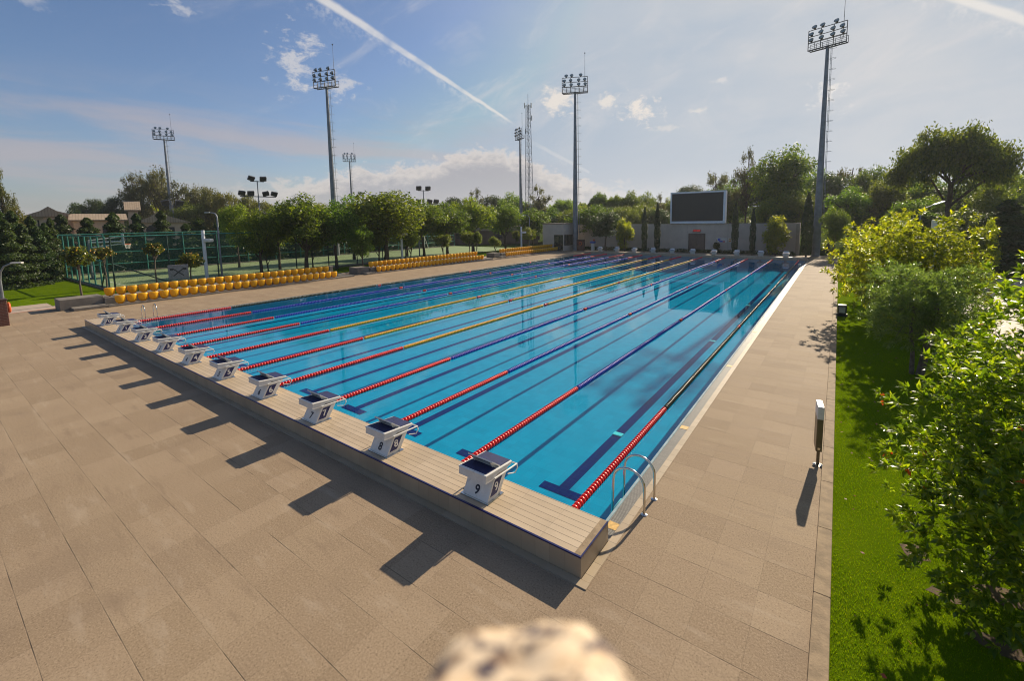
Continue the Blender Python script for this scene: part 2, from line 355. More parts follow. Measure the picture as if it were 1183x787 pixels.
def np_mesh(name, verts, faces, m, parent=None, smooth=False):
    """faces: (n,k) array"""
    me = bpy.data.meshes.new(name); n, k = faces.shape
    me.vertices.add(len(verts)); me.vertices.foreach_set('co', verts.astype(np.float32).ravel())
    me.loops.add(n*k); me.loops.foreach_set('vertex_index', faces.astype(np.int32).ravel())
    me.polygons.add(n); me.polygons.foreach_set('loop_start', np.arange(0, n*k, k, dtype=np.int32))
    try: me.polygons.foreach_set('loop_total', np.full(n, k, dtype=np.int32))
    except Exception: pass
    me.update(calc_edges=True); me.validate(); me.materials.append(m)
    if smooth: me.polygons.foreach_set('use_smooth', [True]*n)
    o = bpy.data.objects.new(name, me); COL.objects.link(o)
    if parent: o.parent = parent
    return o

def tag(o, label, cat, group=None):
    o['label'] = label; o['category'] = cat
    if group: o['group'] = group
    return o
def thing(name, label, cat, loc=(0, 0, 0), rz=0., group=None):
    o = bpy.data.objects.new(name, None); COL.objects.link(o); o.empty_display_size = .2
    o.location = loc; o.rotation_euler = (0, 0, rz); return tag(o, label, cat, group)
def struct(o, kind='structure'): o['kind'] = kind; return o
def dup(o, parent=None):
    c = o.copy(); COL.objects.link(c)
    if parent: c.parent = parent
    for ch in list(o.children): dup(ch, c)
    return c
def place(o, loc, rz=0., sc=None):
    o.location = loc; o.rotation_euler = (0, 0, rz)
    if sc: o.scale = sc
    return o
ONES = ['', 'first', 'second', 'third', 'fourth', 'fifth', 'sixth', 'seventh', 'eighth', 'ninth', 'tenth', 'eleventh', 'twelfth', 'thirteenth', 'fourteenth', 'fifteenth', 'sixteenth', 'seventeenth', 'eighteenth', 'nineteenth']
TENS = {20: ('twentieth', 'twenty'), 30: ('thirtieth', 'thirty'), 40: ('fortieth', 'forty')}
def ordinal(n):
    if n < 20: return ONES[n]
    t = n//10*10; return TENS[t][0] if n == t else TENS[t][1]+'-'+ONES[n-t]
def digit(txt, size, m, parent, M, name='number', thick=.002):
    cu = bpy.data.curves.new('number', 'FONT'); cu.body = txt; cu.size = size; cu.align_x = 'CENTER'; cu.align_y = 'CENTER'; cu.extrude = thick; cu.offset = .004
    t = bpy.data.objects.new('tmp', cu); COL.objects.link(t)
    bpy.context.view_layer.update(); dg = bpy.context.evaluated_depsgraph_get()
    me = bpy.data.meshes.new_from_object(t.evaluated_get(dg)); bpy.data.objects.remove(t); bpy.data.curves.remove(cu)
    me.materials.clear(); me.materials.append(m)
    o = bpy.data.objects.new(name, me); COL.objects.link(o); o.parent = parent; o.matrix_local = M
    return o

# common materials
m_slab = slab_mat()
m_kerb = mat('kerb_stone', (.30, .222, .14), .8, var=.22, scale=6, bump=.5, spec=.2, dirt=((.25, .17, .1), 4., .4))
m_white = mat('white_plastic', (.74, .72, .67), .42, var=.06, scale=7, dirt=((.40, .35, .28), 6., .45))
m_navy = mat('navy_pad', (.012, .02, .085), .75, var=.25, scale=14, bump=.3, bscale=220)
m_navyp = mat('navy_print', (.010, .018, .10), .45, var=.1)
m_black = mat('black_print', (.012, .014, .03), .5, var=.1)
m_steel = mat('polished_steel', (.62, .60, .56), .18, metal=1., var=.06)
m_galv = mat('galvanised_steel', (.20, .215, .235), .5, metal=.35, var=.2, scale=1.5, dirt=((.22, .24, .26), 2., .5))
m_dkmetal = mat('dark_metal', (.045, .047, .05), .5, metal=.4, var=.2)
m_lampglass = mat('lamp_glass', (.30, .36, .36), .15, var=.2)
m_conc = mat('grey_concrete', (.19, .165, .135), .8, var=.2, scale=2.5, bump=.4, bscale=30, dirt=((.11, .095, .08), 1.6, .5))
m_wall = mat('grey_render_wall', (.56, .465, .385), .85, var=.08, scale=.8, bump=.15, bscale=30, dirt=((.44, .36, .30), .7, .45))
m_yellow = leaf_mat('yellow_seat_plastic', [(.92, .52, .008), (.95, .55, .010)], .35, .35, .5, (1., .98, .6), .15)
m_red = mat('red_float', (.78, .018, .014), .3, var=.12, scale=20)
m_blue = mat('blue_float', (.018, .045, .42), .3, var=.12, scale=20)
m_yfl = mat('yellow_float', (.82, .43, .01), .3, var=.1, scale=20)
m_green = mat('dark_green_float', (.035, .04, .015), .24, var=.2, scale=20)
m_ylane = mat('cream_float', (.55, .45, .16), .3, var=.15, scale=20)
m_cable = mat('rope_cable', (.35, .35, .33), .4)
m_teal = mat('teal_fence_paint', (.030, .20, .155), .5, var=.15)
m_tealdk = mat('dark_green_fence_paint', (.012, .045, .035), .5, var=.15)
m_net = net_mat('green_netting', (.015, .10, .072), .24)
m_bark = mat('bark', (.075, .052, .038), .9, var=.4, scale=9, bump=.8, bscale=25)
m_barkg = mat('grey_bark', (.12, .095, .07), .9, var=.35, scale=9, bump=.8, bscale=25)
m_brick = tile_mat('red_brick', (.10, .035, .024), (.14, .052, .034), .22, .075, (1, 1), .008, (.2, .14, .11), .85, 'yz', stagger=.5)
m_wood = mat('dark_wood', (.06, .035, .022), .6, var=.3, scale=8)
m_ring = mat('life_ring_orange', (.70, .13, .03), .5)

# ------------------------------------------------------------------ setting: ground, deck, pool
WX0, WX1 = -26.24, -.18                   # water edges
WL = -.015                                # water level
FLOOR = -1.02
def frame_sheet(mb, X0, X1, Y0, Y1, x0, x1, y0, y1, z):
    mb.sheet(X0, X1, Y0, y0, z); mb.sheet(X0, X1, y1, Y1, z); mb.sheet(X0, x0, y0, y1, z); mb.sheet(x1, X1, y0, y1, z)
g = MB(); frame_sheet(g, -2500, 2500, -600, 3500, -26.9, .45, -.9, 51.3, -.14)
m_ground = grass_mat('field_grass', (.035, .055, .012), (.05, .07, .016), (.065, .085, .02))
struct(g.build('ground', m_ground))
# deck: paving round the pool
dk = MB(); XL, XR = -26.62, .18
dk.sheet(-34.9, 2.60, -14., -.86, 0); dk.sheet(-34.9, XL, -.86, 51.1, 0); dk.sheet(XR, 2.60, -.86, 51.1, 0); dk.sheet(-34.9, 2.60, 51.1, 57.9, 0)
struct(dk.build('deck_paving', m_slab))
kb = MB()
for i in range(50):
    y0 = -13.9+i*1.45
    if y0 > 57: break
    kb.bbox(2.602, 2.785, y0, y0+1.445, -.1, .035, .008)
struct(kb.build('kerb', m_kerb))
# basin
m_floor = tile_mat('pool_floor_tile', (.001, .315, .475), (.002, .355, .525), .25, .25, (.3, .3), .008, (.002, .18, .34), .5, spec=0.)
ba = MB(); ba.sheet(WX0, WX1, 0, 50, FLOOR)
for a, c in (((WX0, 0), (WX0, 50)), ((WX0, 50), (WX1, 50)), ((WX1, 50), (WX1, 0)), ((WX1, 0), (WX0, 0))):
    ba.quad((a[0], a[1], FLOOR), (c[0], c[1], FLOOR), (c[0], c[1], -.02), (a[0], a[1], -.02))
struct(ba.build('pool_basin', m_floor, fixn=False))
m_lane = tile_mat('lane_line_tile', (.001, .011, .105), (.0015, .015, .13), .125, .125, (.5, .5), .009, (.003, .06, .13), .5, spec=0.)
ll = MB()
OFF = .713
lane_x = [-(OFF+1.25+2.5*k) for k in range(10)]
for x in lane_x:
    ll.sheet(x-.125, x+.125, 2.0, 48.0, FLOOR+.004)
    for ya in (1.88, 48.0): ll.sheet(x-.5, x+.5, ya, ya+.25, FLOOR+.008)
    ll.box(x-.125, x+.125, 49.985, 49.995, -.75, -.05); ll.box(x-.3, x+.3, 49.98, 49.99, -.45, -.25)
struct(ll.build('lane_lines', m_lane))
m_inlet = mat('inlet_plate', (.35, .85, .78), .3, var=.25, scale=25)
iv = MB()
for x in lane_x[:1]:
    for y in (5., 15.9, 26., 37.): iv.bbox(x-.13, x+.13, y-.09, y+.09, FLOOR+.006, FLOOR+.03, .01)
struct(iv.build('pool_floor_inlets', m_inlet))
wa = MB(); wa.sheet(WX0-.02, WX1+.02, -.02, 50.02, WL)
struct(wa.build('water', water_mat(), fixn=False))
# overflow gutters and their pale kerbs along both long sides
m_grate = tile_mat('gutter_grating', (.20, .19, .165), (.25, .235, .205), .5, .028, (.2, .9), .007, (.03, .028, .025), .4)
m_rim = mat('wet_rim_tile', (.30, .40, .42), .3, var=.15, scale=4)
m_beige = tile_mat('beige_kerb_tile', (.40, .31, .20), (.46, .36, .24), .5, .245, (.0, .8), .006, (.16, .12, .08), .4)
gt = MB(); gr = MB(); gc = MB()
for s, x0 in ((1, WX1), (-1, WX0)):
    def X(a, b): return (x0+a, x0+b) if s > 0 else (x0-b, x0-a)
    a, b_ = X(-.01, .045); gr.bbox(a, b_, .0, 50, -.07, -.006, .012)
    a, b_ = X(.046, .232); gt.box(a, b_, .0, 50., -.06, -.012)
    a, b_ = X(.233, .36); gc.bbox(a, b_, -.855, 51.1, -.06, .006, .006)
struct(gr.build('gutter_rim', m_rim)); struct(gt.build('gutter_grating', m_grate)); struct(gc.build('gutter_kerb', m_beige))
ad = MB()
for y in (.36, 4.3, 9.4, 14.6, 20., 26.): ad.bbox(WX1+.05, WX1+.228, y-.09, y+.09, -.03, -.008, .01)
struct(ad.build('gutter_drain_plates', mat('ochre_drain_plate', (.62, .38, .10), .5, var=.2, scale=20)))

# raised starting platforms at both ends
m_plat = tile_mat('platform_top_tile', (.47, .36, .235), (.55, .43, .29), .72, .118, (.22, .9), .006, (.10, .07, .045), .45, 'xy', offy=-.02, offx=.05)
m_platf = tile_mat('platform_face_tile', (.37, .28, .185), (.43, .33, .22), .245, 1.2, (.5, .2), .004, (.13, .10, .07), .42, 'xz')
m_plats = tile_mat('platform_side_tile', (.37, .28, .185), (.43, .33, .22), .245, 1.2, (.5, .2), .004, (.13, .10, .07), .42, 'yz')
m_edge = mat('navy_edge_tile', (.012, .016, .10), .3)
HP = .311
def platform(label, loc, rz, D):
    t = thing('starting_platform', label, 'pool platform', loc, rz, 'raised platforms at the pool ends')
    L = 26.78; x0, x1 = -L, 0.
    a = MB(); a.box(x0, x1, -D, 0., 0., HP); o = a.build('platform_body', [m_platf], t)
    a = MB(); a.box(x0+.004, x1-.004, -D+.004, -.004, HP, HP+.006); a.build('platform_top', m_plat, t)
    a = MB(); a.box(x0-.004, x1+.004, -D-.004, -D+.022, HP-.012, HP+.009); a.box(x1-.014, x1+.004, -D+.023, -.002, HP-.012, HP+.009); a.box(x0-.004, x0+.014, -D+.023, -.002, HP-.012, HP+.009); a.build('edge_trim', m_edge, t)
    a = MB(); a.box(x1-.11, x1-.015, -D+.024, -.01, HP+.005, HP+.0085); a.build('border_tile', m_kerb, t)
    a = MB(); a.bbox(x0, x1+.14, -D-.13, -D-.003, -.03, .012, .006); a.build('base_tile', m_beige, t)
    return t
platform('long beige tiled platform with navy edge carrying the numbered blocks', (.05, 0, 0), 0, .854)
fp = platform('pale tiled platform across the distant end below the big screen', (.05-26.78, 50, 0), PI, .9)

# ------------------------------------------------------------------ starting blocks
def make_block(n, label, group):
    t = thing('starting_block', label, 'starting block', (0, 0, 0), 0, group)
    # leaning pedestal: profile in (y, z), deck side is -y
    a = MB(); prof = [(-.36, 0.), (-.05, 0.), (.18, .36), (-.16, .36)]
    a.prism(prof, -.26, .26, 'x'); a.build('pedestal', m_white, t)
    tilt = Matrix.Translation((0, -.40, .50)) @ Matrix.Rotation(math.radians(-5), 4, 'X')
    a = MB(); a.prism([(.0, -.135), (.0, .0), (.66, .0), (.66, -.045), (.52, -.075), (.30, -.075), (.20, -.135)], -.285, .285, 'x')
    a.v = [tuple(tilt @ Vector(q)) for q in a.v]; a.build('top_platform', m_white, t)
    a = MB(); a.bbox(-.295, .295, -.012, .672, -.028, .004, .01, tilt); a.build('top_rim', m_white, t)
    a = MB(); a.bbox(-.262, .262, .03, .285, .002, .013, .006, tilt); a.build('deck_pad', m_navy, t)
    a = MB(); a.bbox(-.262, .262, .36, .655, .002, .015, .006, tilt); a.build('grip_pad', m_navy, t)
    w = MB(); w.prism([(.175, .135), (.183, .155), (.38, .022), (.372, .004)], -.262, .262, 'x'); w.prism([(.27, .004), (.372, .004), (.20, .125)], -.20, -.185, 'x'); w.prism([(.27, .004), (.372, .004), (.20, .125)], .185, .20, 'x')
    w.v = [tuple(tilt @ Vector(q)) for q in w.v]; w.build('foot_wedge', m_white, t)
    for s in (-1, 1):
        h = MB(); h.tube([tilt @ Vector((s*.30, .20, -.115)), tilt @ Vector((s*.315, .5, -.095)), tilt @ Vector((s*.315, .78, -.085))], .014, 8)
        h.build('side_handle', m_white, t)
    h = MB(); pts = [(-.30, .78, -.085), (-.30, .80, -.22), (-.26, .74, -.245)]
    for s in (-1, 1): h.tube([tilt @ Vector((s*.315, .775, -.085)), tilt @ Vector((s*.315, .80, -.16)), tilt @ Vector((s*.30, .76, -.235)), tilt @ Vector((s*.25, .62, -.22))], .010, 8)
    h.tube([tilt @ Vector((-.315, .775, -.085)), tilt @ Vector((.315, .775, -.085))], .011, 8)
    h.build('start_grip', m_white, t)
    # number on the deck-side face and navy panels with white number on the flanks
    th = math.atan2(.20, .36)
    Mx = Matrix.Translation((0, -.36+.118*.5556, .118)) @ Matrix.Rotation(PI/2-th, 4, 'X') @ Matrix.Translation((0, 0, .004))
    digit(str(n), .20, m_black, t, Mx)
    for s in (-1, 1):
        a = MB(); x = s*.261
        def sx(f, z): y0 = -.36+.20/.36*z; y1 = -.05+.23/.36*z; return (x, y0+(y1-y0)*f, z)
        a.add([sx(.12, .07), sx(.66, .07), sx(.66, .30), sx(.12, .30), tuple(Vector(sx(.12, .07))+Vector((s*.003, 0, 0))), tuple(Vector(sx(.66, .07))+Vector((s*.003, 0, 0))), tuple(Vector(sx(.66, .30))+Vector((s*.003, 0, 0))), tuple(Vector(sx(.12, .30))+Vector((s*.003, 0, 0)))], [(0, 1, 2, 3), (4, 5, 6, 7), (0, 1, 5, 4), (1, 2, 6, 5), (2, 3, 7, 6), (3, 0, 4, 7)])
        pn = a.build('number_panel', m_navyp, t)
        c = Vector(sx(.39, .185)); Mz = Matrix.Translation((x+s*.006, c.y, c.z)) @ Matrix.Rotation(s*PI/2, 4, 'Z') @ Matrix.Rotation(PI/2, 4, 'X')
        digit(str(n), .19, m_white, pn, Mz)
    f = MB(); f.bbox(-.30, .30, -.38, .02, 0., .012, .004); f.build('base_plate', m_steel, t)
    return t
for k in range(10):
    n = 9-k
    b_ = make_block(n, 'white starting block numbered %d on the near beige platform' % n, 'starting blocks on the near platform')
    place(b_, (lane_x[k], -.34, HP+.006))
    c = dup(b_); place(c, (lane_x[9-k], 50.36, HP+.006), PI)
    c['group'] = 'starting blocks on the distant platform'
    c['label'] = 'white starting block %s from the right on the distant platform' % ordinal(10-k)

# ------------------------------------------------------------------ lane ropes
def disc_section(name, L, mats, seg, pitch=.088, R=.066, alt=0):
    """one run of ribbed float discs along +y"""
    n = int(L/pitch); prof = [(.02, .0), (R*.80, .006), (R, .020), (R, .052), (R*.80, .070), (.02, .078)]
    k = np.arange(seg)*2*PI/seg; V = []
    for r, y in prof: V.append(np.stack([r*np.cos(k), np.full(seg, y), r*np.sin(k)], 1))
    V = np.concatenate(V); F = []
    for i in range(len(prof)-1):
        for j in range(seg): q = (j+1) % seg; F.append((i*seg+j, (i+1)*seg+j, (i+1)*seg+q, i*seg+q))
    F = np.array(F); nv = len(V)
    allV = (V[None]+np.array([0, 1, 0.])[None, None]*(np.arange(n)*pitch)[:, None, None]).reshape(-1, 3)
    allF = (F[None]+(np.arange(n)*nv)[:, None, None]).reshape(-1, 4)
    o = np_mesh(name, allV, allF, mats[0], smooth=True)
    if len(mats) > 1:
        o.data.materials.append(mats[1]); mi = np.repeat((np.arange(n) % alt == 0).astype(np.int32), len(F)); o.data.polygons.foreach_set('material_index', mi)
    COL.objects.unlink(o); return o
red5 = disc_section('red_float_section', 4.95, [m_red], 14)
mids = {}
for nm, mm in (('blue', [m_blue]), ('yellow', [m_yfl]), ('dark_green', [m_green])):
    mids[nm] = [disc_section(nm+'_float_section', 9.75, mm, 12), disc_section(nm+'_float_section', 9.75, mm, 10)]
mark = disc_section('red_marker_float', .30, [m_red], 12, R=.071)
def put_part(src, root, y):
    c = src.copy(); COL.objects.link(c); c.parent = root; c.location = (0, y, 0); return c
rope_cols = ['dark_green', 'blue', 'blue', 'blue', 'yellow', 'yellow', 'yellow', 'blue', 'blue', 'blue', 'dark_green']
for k in range(11):
    cn = rope_cols[k]
    if k == 0: lb = 'lane rope nearest the right pool edge, dark green with red ends'
    elif k == 10: lb = 'lane rope nearest the yellow stands, dark green with red ends'
    else: lb = '%s lane rope with red ends floating between lanes %d and %d' % (cn, 9-k, 10-k)
    t = thing('lane_rope', lb, 'lane rope', (-OFF-2.5*k, 0, .018), 0, 'lane ropes floating on the pool')
    c = MB(); c.tube([(0, 0.02, 0), (0, 49.98, 0)], .008, 6); c.build('cable', m_cable, t)
    put_part(red5, t, .05); put_part(red5, t, 45.0)
    for y, h in ((5.05, 0), (15.25, 0), (25.3, 1), (35.3, 1)): put_part(mids[cn][h], t, y)
    for y in (14.88, 24.95, 34.95): put_part(mark, t, y)

# ------------------------------------------------------------------ pool ladders
def ladder(label, loc, rz):
    t = thing('pool_ladder', label, 'pool ladder', loc, rz, 'steel pool ladders')
    for y in (0., .48):
        pts = [(.0, y, 0.)]+[(0, y, .42)]
        for i in range(11):
            a = PI*i/10; pts.append((-.27+.27*math.cos(a), y, .44+.26*math.sin(a)))
        pts += [(-.545, y, .2), (-.55, y, -.1), (-.55, y, -.8)]
        r = MB(); r.tube(pts, .021, 12); o = r.build('handrail', m_steel, t, True)
        f = MB(); f.lathe([(.055, 0), (.055, .006), (.03, .018), (.022, .02)], 16, Matrix.Translation((0, y, 0))); f.build('flange', m_steel, o, True)
    for z in (-.2, -.48, -.75):
        s_ = MB(); s_.bbox(-.60, -.50, .02, .46, z-.02, z+.01, .006); s_.build('step', m_white, t)
ladder('shiny steel ladder rails at the near right pool corner', (.28, .87, 0), 0)
ladder('shiny steel ladder rails at the left pool edge behind block zero', (-26.72, 1.75, 0), PI)

# ------------------------------------------------------------------ slim info post on the right strip
t = thing('info_post', 'slim brown info kiosk with white top casting a shadow on the strip', 'info post', (2.53, 4.12, 0), math.radians(7))
m_brown = mat('bronze_panel', (.15, .115, .065), .35, metal=.3, var=.15)
a = MB(); a.bbox(-.062, .062, -.06, .36, .29, .93, .008); a.build('cabinet', m_brown, t)
a = MB(); a.bbox(-.066, .066, -.066, .37, .932, 1.18, .012); a.build('white_cap', m_white, t)
a = MB(); a.bbox(-.03, .03, -.025, .06, .016, .288, .006); a.build('stem', m_brown, t)
a = MB(); a.box(-.025, .025, -.066, -.061, .33, .37); a.build('lock_plate', m_steel, t)
a = MB(); a.lathe([(.10, 0), (.10, .008), (.05, .014)], 20); a.build('base_flange', m_steel, t)
a = MB(); a.lathe([(.03, .014), (.035, .03), (.01, .05)], 10, Matrix.Translation((-.075, -.05, 0))); a.lathe([(.03, .014), (.035, .03), (.01, .05)], 10, Matrix.Translation((.075, -.05, 0))); a.build('bolt_cap', m_white, t)

t.scale = (.82, .9, 1.)
# ------------------------------------------------------------------ stands and seats
def seat_proto():
    t = thing('stadium_seat', 'x', 'seat', group='yellow bucket seats')
    # folded tip-up bucket, convex toward +x: rows of (z, half width, bulge)
    prof = [(-.04, .05, .05), (-.03, .10, .09), (.01, .15, .13), (.075, .195, .165), (.17, .228, .185), (.30, .238, .182), (.37, .232, .170), (.395, .222, .150), (.40, .21, .12)]
    n = 13; V = []; F = []; m = len(prof)
    for z, w, bg in prof:
        for k in range(n):
            f = -1+2*k/(n-1); V.append((bg*(1-.62*abs(f)**2.6), f*w, z-.012*abs(f)**4))
    for z, w, bg in prof:
        for k in range(n):
            f = -1+2*k/(n-1); V.append((-.02+.03*(1-abs(f)**2.6), f*w*.97, z-.012*abs(f)**4))
    o = m*n
    for i in range(m-1):
        for k in range(n-1):
            F.append((i*n+k, i*n+k+1, (i+1)*n+k+1, (i+1)*n+k)); F.append((o+i*n+k, o+(i+1)*n+k, o+(i+1)*n+k+1, o+i*n+k+1))
        F += [(i*n, (i+1)*n, o+(i+1)*n, o+i*n), (i*n+n-1, o+i*n+n-1, o+(i+1)*n+n-1, (i+1)*n+n-1)]
    for k in range(n-1): F += [(k, o+k, o+k+1, k+1), ((m-1)*n+k, (m-1)*n+k+1, o+(m-1)*n+k+1, o+(m-1)*n+k)]
    b = MB(); b.add(V, F); b.build('seat_shell', m_yellow, t, True)
    b = MB(); b.box(-.06, -.021, -.17, .17, .02, .30); b.box(-.06, .02, -.025, .025, -.12, .019); b.build('bracket', m_dkmetal, t)
    return t
proto = seat_proto(); first = True
SX = -32.75
STANDS = [('nearest', 1.5, 15.9, -.4), ('middle', 19.9, 35.2, 18.6), ('farthest', 39.6, 52.6, 38.3)]
for nm, ya, yb, yw in STANDS:
    t = thing('grandstand', 'low two-step concrete stand under the %s block of yellow seats' % nm, 'grandstand', (SX, ya, 0), 0, 'low concrete stands along the left deck')
    L = yb-ya
    a = MB(); a.bbox(-.75, .32, -.35, L+.3, 0., .10, .01); a.build('lower_step', m_conc, t)
    a = MB(); a.bbox(-1.95, -.36, -.35, L+.3, .101, .50, .01); a.build('upper_step', m_conc, t)
    a = MB(); a.bbox(-1.9, -.55, yw-ya-.3, -.352, .0, .62, .015); a.bbox(-.549, .3, yw-ya+.1, -.352, .0, .16, .015); a.build('end_bench', m_conc, t)
    a = MB(); a.bbox(-1.95, -1.55, L+.302, L+.6, .0, .95, .015); a.bbox(-1.548, .3, L+.302, L+1.5, .0, .12, .015); a.build('end_wall', m_conc, t)
    n = int(round(L/.53))
    for row, (dx, z) in enumerate(((.0, .16), (-.78, .60))):
        for i in range(n):
            o = proto if first else dup(proto); first = False
            y = ya+(i+.5)*L/n-(.28 if row else 0)
            place(o, (SX+dx+rnd.uniform(-.01, .01), y+rnd.uniform(-.008, .008), z), rnd.uniform(-.03, .03), (1.08, 1.05, 1.14))
            o['label'] = 'yellow bucket seat, %s from the left in the %s row of the %s stand' % (ordinal(i+1), ('front', 'back')[row], nm)
            o['group'] = 'yellow seats of the %s stand' % nm

# ------------------------------------------------------------------ lawns, paths, courts
m_lawn = grass_mat('lawn_soil_grass', (.085, .145, .003), (.115, .18, .004), (.16, .225, .006))
bare = mat('bare_soil', (.10, .065, .035), .95, var=.3, scale=6, bump=.6, bscale=40)
bs = MB(); _r = random.Random(4)
for cx, cy_, rx, ry in ((4.0, 1.55, .22, .12), (4.35, .95, .28, .14), (3.75, 2.25, .16, .22), (4.9, .5, .3, .2), (4.6, 1.9, .3, .2)):
    bs.add([(cx+rx*math.cos(2*PI*i/14)*_r.uniform(.7, 1.2), cy_+ry*math.sin(2*PI*i/14)*_r.uniform(.7, 1.2), -.016) for i in range(14)], [tuple(range(14))])
struct(bs.build('bare_soil_patch', bare))
lw = MB(); lw.sheet(2.786, 7.75, -14, 57, -.02); lw.sheet(10.72, 40., -14, 35.5, -.02); lw.sheet(2.786, 9.5, 57, 75, -.024); lw.sheet(9.6, 40., 42.3, 75, -.02)
struct(lw.build('lawn', m_lawn))
m_path = mat('pale_path_paving', (.42, .33, .25), .7, var=.15, scale=1.2, bump=.3, bscale=30, dirt=((.30, .23, .17), 1.2, .4))
pa = MB(); pa.sheet(7.75, 10.56, -14, 42.3, -.008); pa.sheet(10.56, 40, 35.64, 42.3, -.008)
struct(pa.build('path', m_path))
m_pink = mat('pink_edging', (.44, .20, .14), .7, var=.15)
pe = MB(); pe.bbox(10.56, 10.72, -14, 35.5, -.1, .03, .01); pe.bbox(10.56, 40, 35.5, 35.64, -.1, .03, .01); struct(pe.build('path_edging', m_pink))
# left side: path, lawn, court
lp = MB(); lp.sheet(-38., -35.02, -14., -.6, -.006); lp.sheet(-60, -38., -14, -9., -.006); lp.sheet(-36.2, -35.02, -.6, 57, -.006)
struct(lp.build('left_path', m_path))
pk = MB(); pk.bbox(-35.018, -34.902, -14, 57, -.1, .012, .01); struct(pk.build('left_path_edging', m_pink))
lf = MB(); lf.sheet(-60, -38.05, -8.95, 2.9, -.012); lf.sheet(-41.3, -36.22, 2.9, 57, -.012); lf.sheet(-38.05, -36.22, -.58, 2.9, -.016); struct(lf.build('left_lawn', m_lawn))
m_court = mat('green_court', (.20, .27, .11), .8, var=.10, scale=.6, dirt=((.17, .23, .10), 1., .4))
co = MB(); co.sheet(-57.9, -42.1, 3.4, 56., -.004); struct(co.build('court', m_court))
m_line = mat('court_line_paint', (.6, .6, .55), .7)
cl = MB()
for (x0, x1, y0, y1) in [(-57, -43, 4.5, 4.56), (-57, -43, 31.5, 31.56), (-57., -56.94, 4.56, 31.5), (-43.06, -43, 4.56, 31.5), (-57, -43, 18, 18.06), (-52.5, -47.5, 10.3, 10.36), (-52.5, -52.44, 4.56, 10.3), (-47.56, -47.5, 4.56, 10.3)]:
    cl.sheet(x0, x1, y0, y1, .0)
struct(cl.build('court_lines', m_line))

# near lawn: real blades of grass
def blades(n, x0, x1, y0, y1, zb, hmin, hmax, w, seed):
    r = np.random.default_rng(seed)
    dens = r.random((n*3, 2)); P = np.stack([x0+(x1-x0)*dens[:, 0], y0+(y1-y0)*dens[:, 1]**1.5], 1)[:n]
    keep = ~((P[:, 0] > 7.7) & (P[:, 0] < 10.75)); P = P[keep]; n = len(P)
    patch = np.sin(P[:, 0]*2.3+1.1)*np.sin(P[:, 1]*1.9+.4)+.35*np.sin(P[:, 0]*7.1+P[:, 1]*5.3)
    bsp = np.min([np.hypot((P[:, 0]-a_)/rx, (P[:, 1]-b_)/ry) for a_, b_, rx, ry in ((4.0, 1.55, .22, .12), (4.35, .95, .28, .14), (3.75, 2.25, .16, .22), (4.9, .5, .3, .2), (4.6, 1.9, .3, .2))], 0)
    keep = ~((bsp < 1.05) & (r.random(n) < .9)); P = P[keep]; patch = patch[keep]; n = len(P)
    a = r.random(n)*2*PI; h = (hmin+(hmax-hmin)*r.random(n))*(1+.22*patch); ln = r.normal(0, .45, (n, 2))*h[:, None]
    dx = np.stack([np.cos(a), np.sin(a)], 1)*w/2; z0 = np.full((n, 1), zb)
    b0 = np.concatenate([P-dx, z0], 1); b1 = np.concatenate([P+dx, z0], 1)
    m0 = np.concatenate([P+ln*.4-dx*.8, z0+h[:, None]*.6], 1); m1 = np.concatenate([P+ln*.4+dx*.8, z0+h[:, None]*.6], 1)
    tp = np.concatenate([P+ln, z0+h[:, None]], 1)
    V = np.stack([b0, b1, m1, m0, tp], 1).reshape(-1, 3); i = np.arange(n)[:, None]*5
    F = np.concatenate([i+np.array([[0, 1, 2]]), i+np.array([[0, 2, 3]]), i+np.array([[3, 2, 4]])], 0)
    return V, F
m_blade = leaf_mat('grass_blade', [(.072, .165, .001), (.108, .22, .002), (.155, .27, .002), (.22, .265, .004)], .5, .9, 0., (1.6, 1.6, .2))
V, F = blades(260000, 2.79, 7.74, -2.2, 24., -.02, .014, .036, .0045, 3)
tag(struct(np_mesh('short_grass', V, F, m_blade), 'stuff'), 'short green lawn grass beside the right kerb', 'grass')
# fallen leaves on the lawn
r_ = np.random.default_rng(5); n = 140
P = np.stack([r_.uniform(2.9, 6.2, n), r_.uniform(-.5, 14, n), np.full(n, .028)], 1); a = r_.random(n)*2*PI; s = r_.uniform(.02, .042, n)
d1 = np.stack([np.cos(a)*s, np.sin(a)*s, r_.uniform(-.3, .3, n)*s], 1); d2 = np.stack([-np.sin(a)*s*.5, np.cos(a)*s*.5, r_.uniform(-.2, .5, n)*s], 1)
V = np.stack([P-d1, P+d2, P+d1, P-d2], 1).reshape(-1, 3); F = np.arange(n*4).reshape(n, 4)
tag(struct(np_mesh('fallen_leaves', V, F, leaf_mat('dry_leaf', [(.30, .05, .02), (.25, .10, .04), (.12, .05, .02), (.33, .2, .09)], .2)), 'stuff'), 'dry red and brown leaves scattered on the right lawn', 'fallen leaves')
